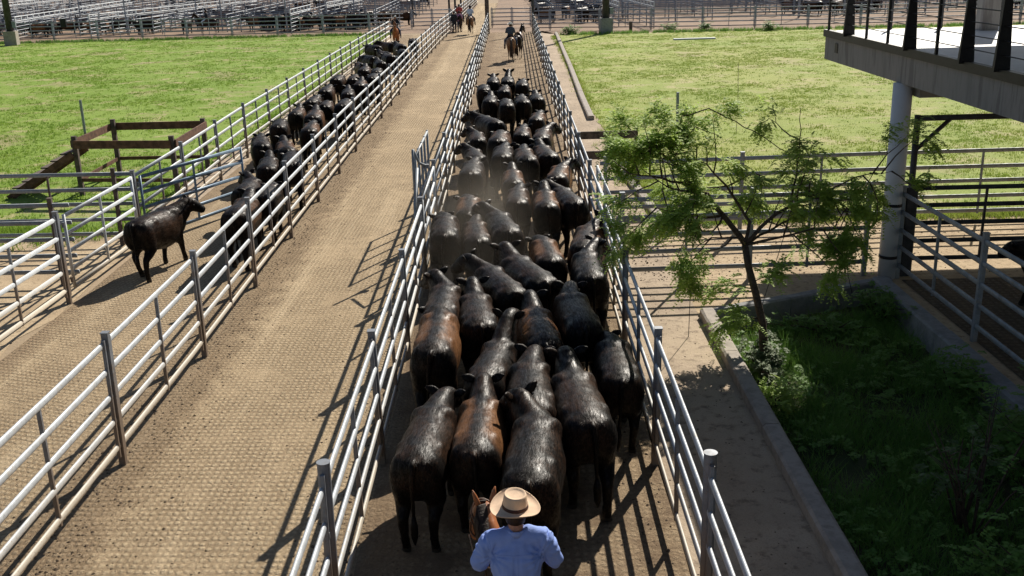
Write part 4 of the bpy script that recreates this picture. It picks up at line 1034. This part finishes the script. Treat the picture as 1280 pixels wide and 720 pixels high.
    def hoop(c, ax_, rw, rh, rad=.009):
        r_ = hr; u_ = ax_.cross(r_).normalized(); n = 20
        pts = [c + r_ * math.cos(2 * math.pi * k / n) * rw + u_ * math.sin(2 * math.pi * k / n) * rh for k in range(n + 1)]; br.tube(pts, rad, 6)
    hoop(q[4] + hdir * -.03, hdir, .068, .083); hoop(q[1], hdir, .098, .133); hoop(q[2] - hdir * .03, hdir, .1, .137, .007)
    for s in (-1, 1): br.tube([q[1] + hr * s * .1, q[2] + hr * s * .1, q[4] + hr * s * .066], .008, 6)
    for s in (-1, 1): br.tube([q[5] + hr * s * .06, p1 + Vector((s * .15, .1, -.05)), Vector((s * .12, .45, 1.62)), Vector((s * .05, .22, 1.68))], .007, 6)
    br.build('bridle', M['leather'], root, True)
    return root

# ------------------------------------------------------------ people
def person(label, loc, rz, pose='ride', shirt='shirt_blue', legs='cloth_dark', hat='wide', hatmat='hat', voxel=.03, short=True, name='person', sc=1.0, lean=0.0, hero=False, broad=1.0):
    root = empty(name, loc, rz, label, 'person'); root.scale = (sc,) * 3
    V = Vector
    if pose == 'ride':
        pelvis = V((0, 0, 0)); hips = [(s * .10, .02, -.02) for s in (-1, 1)]; knees = [(s * .34, .38, -.20) for s in (-1, 1)]; ank = [(s * .36, .26, -.62) for s in (-1, 1)]; toe = [(s * .38, .42, -.70) for s in (-1, 1)]
        elb = [(s * .275 * broad, .04, .255) for s in (-1, 1)]; wri = [(s * .13, .30, .24) for s in (-1, 1)]
    else:
        pelvis = V((0, 0, .95)); hips = [(s * .10, 0, .93) for s in (-1, 1)]; knees = [(s * .11, .02, .50) for s in (-1, 1)]; ank = [(s * .12, -.01, .09) for s in (-1, 1)]; toe = [(s * .15, .15, .04) for s in (-1, 1)]
        elb = [(s * .27, -.03, 1.17) for s in (-1, 1)]; wri = [(s * .25, .10, .95) for s in (-1, 1)]
    z0 = pelvis.z; ln = V((0, lean, 0))
    ch = V((0, .0, z0 + .36)) + ln * .6; nb = V((0, -.01, z0 + .545)) + ln; hc = V((0, .035, z0 + .70)) + ln * 1.1
    sh = [V((s * .19 * broad, -.01, z0 + .49)) + ln for s in (-1, 1)]
    elb = [V(e) + ln for e in elb]; wri = [V(w) + ln for w in wri]
    b = MB()
    tor = [(pelvis + V((0, 0, -.06)), (.15, .11)), (pelvis + V((0, 0, .05)), (.17, .125)), (pelvis + V((0, 0, .18)) + ln * .3, (.155, .115)), (ch, (.175 * broad, .125)), (nb - V((0, 0, .10)), (.165 * broad, .105)), (nb - V((0, 0, .03)), (.09, .075))]
    def torso(mb_, k, hi=6):
        mb_.tube([p for p, r in tor[:hi]], [(r[0] + k, r[1] + k) for p, r in tor[:hi]], 22, up=(0, 1, 0))
    torso(b, -.008)
    b.tube([nb - V((0, 0, .06)), nb + V((0, 0, .03)), hc - V((0, .02, .06))], [.062, .058, .058], 14)
    b.ell(hc, (.078, .098, .112)); b.ell(hc + V((0, .045, -.06)), (.052, .05, .055)); b.tube([hc + V((0, .09, .01)), hc + V((0, .115, -.03)), hc + V((0, .095, -.04))], [.01, .017, .012], 8)
    for s in (-1, 1): b.ell(hc + V((s * .08, .0, -.01)), (.012, .022, .034))
    hands = MB()
    for i, s in enumerate((-1, 1)):
        b.tube([sh[i] - V((s * .03, 0, 0)), sh[i].lerp(elb[i], .5), elb[i], elb[i].lerp(wri[i], .35), wri[i]], [.058, .048, .04, .042, .028], 12)
        d = (wri[i] - elb[i]).normalized(); up = V((0, 0, 1)); r_ = d.cross(up).normalized(); u_ = r_.cross(d)
        pc = wri[i] + d * .05; b.tube([wri[i], wri[i] + d * .03, pc, wri[i] + d * .085], [(.022, .028), (.02, .036), (.02, .04), (.016, .038)], 10)
        for f in range(4):
            o = u_ * (-.030 + .02 * f); L = (.062, .074, .078, .066)[3 - f] ; st = wri[i] + d * .085 + o
            cu = -r_ * s
            b.tube([st - d * .01, st + d * L * .35, st + d * L * .55 + cu * L * .35, st + d * L * .3 + cu * L * .62], [.0095, .009, .0085, .007], 7)
        tb = wri[i] + d * .03 + u_ * .03; b.tube([tb, tb + d * .03 + u_ * .025, tb + d * .05 + u_ * .02 - r_ * s * .02], [.013, .011, .008], 7)
        b.tube([hips[i], knees[i], ank[i]], [.075, .05, .035], 12)
        b.tube([ank[i], toe[i]], [.035, .03], 10)
    body = remeshed(b, voxel if not hero else .012, 2)
    body.materials.clear(); link('body', body, M['skin'], root)
    s_ = MB(); torso(s_, .018, 6)
    # sloping shoulders
    s_.tube([sh[0], sh[0].lerp(nb, .6) + V((0, 0, .005)), nb - V((0, 0, .02)), sh[1].lerp(nb, .6) + V((0, 0, .005)), sh[1]], [.075, .078, .075, .078, .075], 14, up=(0, 1, 0))
    for i in range(2):
        e = elb[i]; w = wri[i]; s = (-1, 1)[i]
        if short: s_.tube([sh[i] - V((s * .02, 0, 0)), sh[i].lerp(e, .45), sh[i].lerp(e, .85), e.lerp(w, .12)], [.083, .078, .072, .066], 16)
        else: s_.tube([sh[i] - V((s * .02, 0, 0)), sh[i].lerp(e, .5), e, e.lerp(w, .5), w], [.08, .068, .06, .05, .04], 14)
    sm = remeshed(s_, .03 if not hero else .0115, 4)
    if hero:
        for v in sm.vertices:
            c = v.co; rr_ = c - ch
            f = mnoise.noise(V((c.x * 9, c.y * 6, c.z * 3.0 + c.x * 4))) * .020 + mnoise.noise(V((c.x * 22, c.y * 14, c.z * 9))) * .009
            # creases fanning from the armpits
            for s in (-1, 1):
                ap = V((s * .19, -.05, z0 + .40)); dd = c - ap; rad = math.hypot(dd.x, dd.z); an = math.atan2(dd.z, dd.x)
                f += math.sin(an * 13 + rad * 20) * .011 * math.exp(-(rad / .12) ** 2)
            # central box pleat below the yoke
            if c.y < -.05 and c.z < z0 + .42: f += -.007 * math.exp(-((abs(c.x - .0) - .018) / .006) ** 2)
            v.co += v.normal * f
    sm.materials.clear(); so = link('shirt', sm, M[shirt], root)
    if hero:
        bv = BVHTree.FromPolygons([v.co for v in sm.vertices], [p.vertices for p in sm.polygons])
        yk = MB(); pts = []
        for k in range(41):
            x = -.20 + .40 * k / 40; h = bv.ray_cast(V((x, -.6, z0 + .435)), V((0, 1, 0)))
            if h[0]: pts.append(h[0] + V((0, -.0005, 0)))
        yk.tube(pts, .0028, 6)
        for s in (-1, 1):
            pts = []
            for k in range(24):
                z = z0 + .30 + .23 * k / 23; h = bv.ray_cast(V((s * (.205 - .02 * math.sin(k / 23 * 3.14)), -.6, z)), V((0, 1, 0)))
                if h[0]: pts.append(h[0])
            if len(pts) > 3: yk.tube(pts, .0024, 6)
        yk.build('seam', M[shirt], so, True)
        cl = MB(); cl.lathe([(.070, -.012), (.076, -.015), (.074, .028), (.069, .034), (.064, .03), (.066, -.01)], nb + V((0, .0, .018)), 28, 1.0, 1.02); cl.build('collar', M[shirt], so, True)
    t_ = MB(); t_.tube([pelvis + V((0, 0, -.09)), pelvis, pelvis + V((0, 0, .11))], [(.15, .12), (.178, .135), (.172, .128)], 18, up=(0, 1, 0))
    for i in range(2): t_.tube([hips[i], V(hips[i]).lerp(V(knees[i]), .5), knees[i], V(knees[i]).lerp(V(ank[i]), .9)], [.105, .092, .068, .055], 14)
    tm = remeshed(t_, .03, 3); tm.materials.clear(); link('trousers', tm, M[legs], root)
    for i in range(2):
        bt = MB(); a = V(ank[i]); t = V(toe[i]); bt.tube([a + V((0, 0, .16)), a, a + (t - a) * .1 - V((0, 0, .05))], [.055, .05, .05], 12); bt.tube([a - V((0, .04, .05)), a.lerp(t, .6) - V((0, 0, .02)), t + (t - a) * .3], [.045, .045, .025], 12)
        bt.build('boot', M['leather'], root, True)
    hz = hc + V((0, -.005, .045))
    if hat == 'wide':
        H = MB()
        def fn(p, a):
            r = math.hypot(p.x, p.y)
            if r > .1: p.z += .022 * math.cos(2 * a) * -1 * ((r - .1) / .1) ** 1.5 + .012 * ((r - .1) / .1) ** 2
            return p
        prof = [(.0, .113), (.055, .112), (.078, .107), (.083, .098), (.088, .05), (.096, .004), (.104, .0), (.15, -.006), (.182, -.002), (.190, .006), (.186, .0), (.15, -.012), (.1, -.012), (.088, -.008), (.0, -.008)]
        prof = [(.0, .100), (.045, .101), (.066, .104), (.074, .113), (.081, .112), (.085, .100), (.091, .05), (.098, .004), (.106, .0), (.15, -.006), (.184, -.002), (.189, .003), (.186, -.004), (.15, -.013), (.1, -.013), (.088, -.010), (.0, -.010)]
        H.lathe(prof, (0, 0, 0), 56, 1.0, 1.1, 0, fn)
        ho = H.build('hat', M[hatmat], root, True, hz); ho.rotation_euler = (.04, .03, .1)
        B = MB(); B.lathe([(.0965, .004), (.100, .006), (.0965, .03), (.092, .031)], (0, 0, 0), 48, 1, 1.1); B.build('hat_band', M['hat_band'], ho, True)
    else:
        H = MB(); H.lathe([(0, .085), (.05, .078), (.085, .045), (.093, .0), (.088, -.005)], hz, 24, 1, 1.1); H.ell(hz + V((0, .12, .0)), (.06, .07, .012)); H.build('cap', M[hatmat], root, True)
    hh = MB()
    hh.lathe([(.0, .09), (.06, .075), (.082, .03), (.084, -.03), (.072, -.075), (.05, -.09)], hc + V((0, -.012, .01)), 24, 1, 1.18); hh.build('hair', M['mane'], root, True)
    return root
# the near drover and his horse
make_horse('horse', 'chestnut horse under the rider in the straw coloured hat, ears pricked', 'horse', 1, -.20, .10, (-.05, 6.36, 0), .20, .028)
person('rider in a pale blue shirt and wide tan hat, nearest the camera', (-.07, 6.50, 1.54), .02, 'ride', 'shirt_blue', 'cloth_dark', 'wide', 'hat', hero=True, broad=1.08, lean=.05, sc=.96)
# far drovers
HL = make_horse('horse', 'tan horse seen from behind beyond the leading steers of the herd lane', 'horse_dun', 1, 0, -.1, (-.12, 63.8, 0), .03, .05)
person('rider in dark clothes and pale hat behind the tan horse head, herd lane', (-.12, 63.75, 1.47), 0, 'ride', 'cloth_grey', 'denim', 'wide', 'hat_pale', .03, False)
make_horse('horse', 'dark bay horse just ahead of the tan one in the herd lane', 'horse_dark', 2, 0, -.3, (.35, 65.3, 0), -.12, .05)
make_horse('horse', 'bay horse with a pale flank under the rider in the white shirt', 'horse_dun', 2, 0, .2, (-3.45, 88.6, 0), -.05, .05)
person('rider in a white shirt on the far bay horse in the middle lane', (-3.45, 88.5, 1.47), 0, 'ride', 'shirt_white', 'cloth_dark', 'wide', 'cloth_dark', .03, False)
make_horse('horse', 'dark horse under the red shirted rider at the top of the middle lane', 'horse_dark', 1, 0, .2, (-4.55, 92.5, 0), .1, .05)
person('rider in a red shirt beside the white shirted one, middle lane', (-4.55, 92.4, 1.47), 0, 'ride', 'shirt_red', 'cloth_dark', 'cap', 'cloth_dark', .03, True)
make_horse('horse', 'reddish brown horse facing the camera at the top of the left lane', 'horse', 1, 0, 0, (-8.35, 76.2, 0), math.pi + .05, .05)
person('rider in black with a pale cap facing the camera on the reddish horse', (-8.35, 76.3, 1.47), math.pi, 'ride', 'cloth_dark', 'denim', 'cap', 'hat_pale', .03, False)
make_horse('horse', 'almost black horse standing sideways behind the far left rail fence', 'horse_dark', 0, 0, 0, (-27.6, 96.6, 0), math.pi / 2 - .1, .05)
person('rider in dark blue on the black horse behind the far left fence', (-27.6, 96.6, 1.47), math.pi / 2 - .1, 'ride', 'cloth_dark', 'shirt_white', 'cap', 'cloth_dark', .03, False)
person('person in dark clothes standing by the rails at the top of the middle lane', (-4.95, 91.3, 0), .3, 'stand', 'cloth_dark', 'cloth_dark', 'cap', 'cloth_dark', .03, False)
person('person in a mauve shirt standing next to the dark clothed one', (-4.55, 91.8, 0), -.2, 'stand', 'shirt_pink', 'denim', 'cap', 'cloth_dark', .03, True)

# ------------------------------------------------------------ tree, shrubs and weeds
def leaf_mesh(name, sprays, mat, parent=None, seed=0, leaflet=(.034, .013), pairs=8, length=.16):
    """sprays: (point, direction); each spray is a feathery compound leaf of small leaflets"""
    g = random.Random(seed); V_ = []; F_ = []
    for (p, d) in sprays:
        d = (d + Vector((g.uniform(-.5, .5), g.uniform(-.5, .5), g.uniform(-.7, .25)))).normalized()
        L = length * g.uniform(.6, 1.3); sd = d.cross(Vector((g.uniform(-.3, .3), g.uniform(-.3, .3), 1))).normalized(); dr = Vector((0, 0, -L * g.uniform(.1, .6)))
        for k in range(pairs):
            t = (k + 1) / pairs; c = p + d * L * t + dr * t * t
            for s in (-1, 1):
                ax = (sd * s + d * .35 + Vector((0, 0, g.uniform(-.35, .15)))).normalized(); l = leaflet[0] * g.uniform(.7, 1.25) * (1.15 - .5 * abs(t - .5)); w = leaflet[1] * g.uniform(.8, 1.2)
                pr = ax.cross(Vector((g.uniform(-.4, .4), g.uniform(-.4, .4), 1))).normalized() * w
                o = len(V_); V_ += [c, c + ax * l * .5 + pr, c + ax * l, c + ax * l * .5 - pr]; F_.append((o, o + 1, o + 2, o + 3))
    return MB().add(V_, F_).build(name, mat, parent)
tg = empty('young_tree', (3.78, 15.1, -.3), 0, 'young feathery leaved tree with a thin dark leaning trunk in the planter', 'tree')
O = Vector((3.78, 15.1, -.3)); tr = random.Random(8)
trunk = MB()
tp = [Vector(p) - O for p in ((3.80, 15.1, -.34), (3.80, 15.1, .0), (3.76, 15.15, .5), (3.66, 15.25, .95), (3.56, 15.4, 1.35), (3.52, 15.5, 1.65))]
trunk.tube(tp, [.085, .072, .062, .058, .055, .052], 14)
trunk.build('trunk', M['bark'], tg, True)
sprays = []; bark = MB()
def limb(p, d, L, r, depth, droop=.0, dens=1.0):
    n = max(3, int(L / .16)); pts = [p]; q = p.copy(); dd = d.normalized()
    for k in range(n):
        dd = (dd + Vector((tr.gauss(0, .14), tr.gauss(0, .14), tr.gauss(0, .11) - droop * (k / n)))).normalized(); q = q + dd * (L / n); pts.append(q.copy())
        if depth < 3 and k > 0 and tr.random() < (.62 if depth < 2 else .5):
            a = tr.uniform(0, 6.28); side = dd.cross(Vector((math.cos(a), math.sin(a), .2))).normalized()
            limb(q, (dd * .7 + side * .9 + Vector((0, 0, .12))), L * tr.uniform(.32, .6) * (1 - .35 * k / n), r * .55 * (1 - .5 * k / n), depth + 1, droop + .05, dens)
        if (depth >= 2 or (depth == 1 and k > n * .5)):
            for _ in range(int(15 * dens * tr.random() + .6)): sprays.append((q + Vector((tr.gauss(0, .06), tr.gauss(0, .06), tr.gauss(0, .05))), (dd + Vector((tr.gauss(0, .6), tr.gauss(0, .6), tr.gauss(0, .3)))).normalized()))
    bark.tube(pts, [max(.0035, r * (1 - .75 * i / n)) for i in range(n + 1)], 7 if r > .02 else 5)
base = tp[-1]
def tgt(x, y, z): return Vector((x, y, z)) - O
def limb_to(pts, r0, r1, dens=1.0, kids=True):
    P_ = [tgt(*p) if not isinstance(p, Vector) else p for p in pts]; fine = []
    for i in range(len(P_) - 1):
        n = max(2, int((P_[i + 1] - P_[i]).length / .15))
        for k in range(n):
            q = P_[i].lerp(P_[i + 1], k / n) + Vector((tr.gauss(0, .012), tr.gauss(0, .012), tr.gauss(0, .012))); fine.append(q)
    fine.append(P_[-1]); m = len(fine)
    bark.tube(fine, [r0 + (r1 - r0) * i / (m - 1) for i in range(m)], 9)
    if kids:
        for i in range(3, m):
            dd = (fine[i] - fine[i - 1]).normalized()
            if tr.random() < .8 * dens:
                a = tr.uniform(0, 6.28); side = dd.cross(Vector((math.cos(a), math.sin(a), .2))).normalized()
                limb(fine[i], dd * .5 + side + Vector((0, 0, .15)), tr.uniform(.4, .95), .014, 1, .08, dens)
    return fine
limb_to([base, (3.2, 15.6, 2.1), (2.7, 15.7, 2.55), (2.4, 15.8, 2.95), (2.1, 15.9, 3.15), (1.85, 15.9, 3.2)], .05, .010)
limb_to([tgt(2.7, 15.7, 2.55), (2.2, 15.5, 2.75), (1.7, 15.4, 2.85)], .022, .008)
limb_to([tgt(3.2, 15.6, 2.1), (2.6, 15.3, 2.2), (2.1, 15.2, 2.35)], .025, .008)
limb_to([base, (3.6, 15.6, 2.0), (3.3, 15.9, 2.5), (3.0, 16.1, 2.8), (2.7, 16.2, 3.0)], .03, .008, 1.0)
limb_to([base, (4.0, 15.6, 2.1), (4.5, 15.6, 2.35), (4.9, 15.7, 2.3), (5.3, 15.8, 2.0)], .036, .007)
limb_to([tgt(4.2, 15.6, 2.2), (4.3, 15.7, 2.7), (4.35, 15.8, 3.2), (4.35, 15.8, 3.7)], .018, .004, .45)
limb_to([tgt(4.5, 15.6, 2.35), (5.1, 15.4, 2.7), (5.7, 15.5, 2.75)], .016, .004, .7)
limb_to([base, (3.9, 15.3, 1.8), (4.5, 15.2, 1.95), (5.0, 15.4, 1.9)], .026, .006, .8)
limb_to([base, (3.4, 15.2, 1.85), (2.9, 15.0, 1.9), (2.6, 14.9, 1.75)], .02, .006, .8)
limb_to([base, (4.3, 15.9, 1.95), (5.0, 16.1, 2.0), (5.6, 16.2, 2.05)], .022, .005, .8)
limb_to([tgt(3.2, 15.6, 2.1), (2.9, 15.4, 2.5), (2.3, 15.4, 2.6), (1.9, 15.5, 2.9)], .022, .006)
limb_to([tgt(3.3, 15.9, 2.5), (3.7, 15.9, 2.7), (3.9, 16.0, 2.6)], .016, .006)
limb_to([tgt(3.2, 15.6, 2.1), (3.0, 15.3, 1.9), (2.6, 15.2, 2.0)], .018, .006)
# long bare arching whips
limb_to([tgt(2.4, 15.8, 3.1), (2.55, 15.9, 3.6), (3.0, 16.0, 3.72), (3.7, 16.1, 3.3), (4.3, 16.1, 2.95)], .012, .006, .0, False)
limb_to([tgt(2.45, 15.8, 3.0), (2.75, 15.9, 3.45), (3.15, 16.0, 3.3), (2.95, 16.0, 2.9)], .009, .004, .0, False)
limb(tgt(3.62, 15.3, 1.0), Vector((-.8, -.3, .2)), .5, .01, 2); limb(tgt(3.7, 15.2, .55), Vector((-1, -.5, .3)), .75, .012, 2); limb(tgt(3.6, 15.3, 1.1), Vector((.6, -.4, .5)), .5, .01, 2)
bark.build('branches', M['bark'], tg, True)
sprays = [s for s in sprays if not (s[0].x > .35 and tr.random() < .15)]
leaf_mesh('crown', sprays, M['leaf'], tg, 3, (.046, .018), 8, .20)
print('tree sprays', len(sprays))
for (a, b, lab) in (((2.75, 15.7, 2.4), (2.75, 15.9, .0), 'left thin support wire hanging straight under the tree'), ((4.35, 15.7, 2.4), (4.1, 16.8, .0), 'middle thin support wire slanting down beside the trunk'), ((4.9, 15.7, 2.2), (6.05, 17.9, .02), 'right thin support wire slanting down to the curved wall')):
    tag(MB().tube([a, b], .006, 5).build('support_wire', M['rope']), lab, 'wire')

def shrub(label, c, rad, n, mat, seed, stems=9, leaflet=(.05, .02), L=.22, cat='shrub', pairs=7):
    root = empty('shrub', c, 0, label, cat); g = random.Random(seed); st = MB(); sp = []
    for k in range(stems):
        a = g.uniform(0, 6.28); rr = g.uniform(.3, 1); e = Vector((math.cos(a) * rad[0] * rr, math.sin(a) * rad[1] * rr, rad[2] * g.uniform(.6, 1.15))); m = e * .5 + Vector((g.uniform(-.1, .1), g.uniform(-.1, .1), rad[2] * .2))
        st.tube([(0, 0, 0), m, e], [.016, .01, .004], 5)
        for _ in range(n // stems):
            t = g.uniform(.35, 1.05); p = (m * (t / .5) if t < .5 else m.lerp(e, (t - .5) * 2)) + Vector((g.gauss(0, .12) * rad[0], g.gauss(0, .12) * rad[1], g.gauss(0, .1)))
            p.z = max(p.z, .03); sp.append((p, Vector((g.uniform(-1, 1), g.uniform(-1, 1), g.uniform(-.1, .9)))))
    st.build('stems', M['bark'], root, True); leaf_mesh('foliage', sp, M[mat], root, seed, leaflet, pairs, L)
    return root
shrub('grey green leafy weeds at the foot of the young tree', (3.72, 14.9, -.3), (.35, .8, .4), 260, 'leaf_grey', 1, 14, (.045, .02), .13, 'weeds')
shrub('fresh green weeds against the kerb in front of the tree', (3.62, 13.6, -.3), (.28, .45, .35), 120, 'leaf', 2, 9, (.06, .016), .18, 'weeds')
shrub('leafy plants along the curved concrete wall at the back of the planter', (5.3, 16.7, -.3), (1.1, .35, .25), 150, 'leaf_dark', 3, 16, (.05, .02), .16, 'weeds')
shrub('leafy plants by the shaded kerb below the column', (6.35, 17.2, -.3), (.35, .9, .5), 180, 'leaf_dark', 31, 12, (.05, .02), .16, 'weeds')
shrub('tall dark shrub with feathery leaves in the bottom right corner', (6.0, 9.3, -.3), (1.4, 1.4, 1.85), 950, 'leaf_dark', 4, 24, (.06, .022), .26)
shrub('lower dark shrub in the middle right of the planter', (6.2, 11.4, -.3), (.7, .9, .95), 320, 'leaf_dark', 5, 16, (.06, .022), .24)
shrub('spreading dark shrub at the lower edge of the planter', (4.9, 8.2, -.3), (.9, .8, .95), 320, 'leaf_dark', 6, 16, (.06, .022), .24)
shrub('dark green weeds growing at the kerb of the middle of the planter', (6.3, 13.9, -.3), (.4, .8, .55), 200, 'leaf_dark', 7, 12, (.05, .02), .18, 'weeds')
shrub('sparse pale leaved twigs rising from the dark planter', (4.85, 10.2, -.3), (.6, .5, 1.35), 34, 'leaf_grey', 9, 9, (.06, .024), .18)
bt = MB(); g = random.Random(12)
for k in range(9):
    a = g.uniform(0, 6.28); e = Vector((math.cos(a) * .6, math.sin(a) * .5, g.uniform(.9, 1.75))); bt.tube([(0, 0, 0), e * .55 + Vector((0, 0, .1)), e], [.014, .009, .003], 5)
    for _ in range(3):
        p = e * g.uniform(.5, .95); bt.tube([p, p + Vector((g.uniform(-.35, .35), g.uniform(-.3, .3), g.uniform(.0, .35)))], [.005, .002], 4)
b_ = bt.build('dead_branches', M['bark'], None, True, (4.9, 10.0, -.3)); tag(b_, 'bare dead twigs sticking up out of the dark planter weeds', 'twigs')
for k, (x, y) in enumerate(((20.2, 83.3), (12.6, 85.3), (15.4, 84.8), (4.6, 85.2))):
    shrub(('dark weed clump under the far right fence near the deck', 'dark weed clump at the fence right of the lamp column', 'second dark weed clump along the far right fence', 'low weed clump between the path head and the lamp column')[k], (x, y, 0), (.8, .4, .5), 90, 'leaf_dark', 50 + k, 8, (.12, .06), .4, 'weeds', 4)

# leafy ground cover in the planter
g = random.Random(44); sp = []
while len(sp) < 800:
    x, y = g.uniform(3.45, 6.5), g.uniform(5.5, 17.8)
    if y > 16.6 + (x - 3.3) * .42 or mnoise.noise(Vector((x * 1.1, y * .9, 5))) < -.02: continue
    sp.append((Vector((x, y, -.3 + g.uniform(0, .16))), Vector((g.uniform(-1, 1), g.uniform(-1, 1), g.uniform(.1, 1.1)))))
tag(leaf_mesh('weeds', sp, M['leaf_dark'], None, 9, (.055, .026), 5, .17), kind='stuff')

# ------------------------------------------------------------ dust kicked up by the herd
V_ = MB().ell((-.7, 20.2, 1.0), (1.7, 6.5, 1.3), nu=24, nv=14)
dm = bpy.data.materials.new('dust'); dm.use_nodes = True; nt = dm.node_tree; nt.nodes.remove(nt.nodes['Principled BSDF'])
pv = nt.nodes.new('ShaderNodeVolumePrincipled'); pv.inputs['Color'].default_value = (.86, .76, .62, 1)
tc = nt.nodes.new('ShaderNodeTexCoord'); mp = nt.nodes.new('ShaderNodeMapping'); mp.inputs['Location'].default_value = (.7 / 1.7, -20.2 / 6.5, -1.0 / 1.3); mp.inputs['Scale'].default_value = (1 / 1.7, 1 / 6.5, 1 / 1.3)
gr = nt.nodes.new('ShaderNodeTexGradient'); gr.gradient_type = 'QUADRATIC_SPHERE'; ns = nt.nodes.new('ShaderNodeTexNoise'); ns.inputs['Scale'].default_value = .9; ns.inputs['Detail'].default_value = 4
m1 = nt.nodes.new('ShaderNodeMath'); m1.operation = 'MULTIPLY'; m2 = nt.nodes.new('ShaderNodeMath'); m2.operation = 'MULTIPLY'; m2.inputs[1].default_value = .19
nt.links.new(tc.outputs['Object'], mp.inputs[0]); nt.links.new(mp.outputs[0], gr.inputs[0]); nt.links.new(tc.outputs['Object'], ns.inputs['Vector'])
nt.links.new(gr.outputs['Color'], m1.inputs[0]); nt.links.new(ns.outputs[0], m1.inputs[1]); nt.links.new(m1.outputs[0], m2.inputs[0]); nt.links.new(m2.outputs[0], pv.inputs['Density'])
nt.links.new(pv.outputs[0], nt.nodes['Material Output'].inputs['Volume'])
tag(V_.build('dust', dm, None, True), kind='stuff')
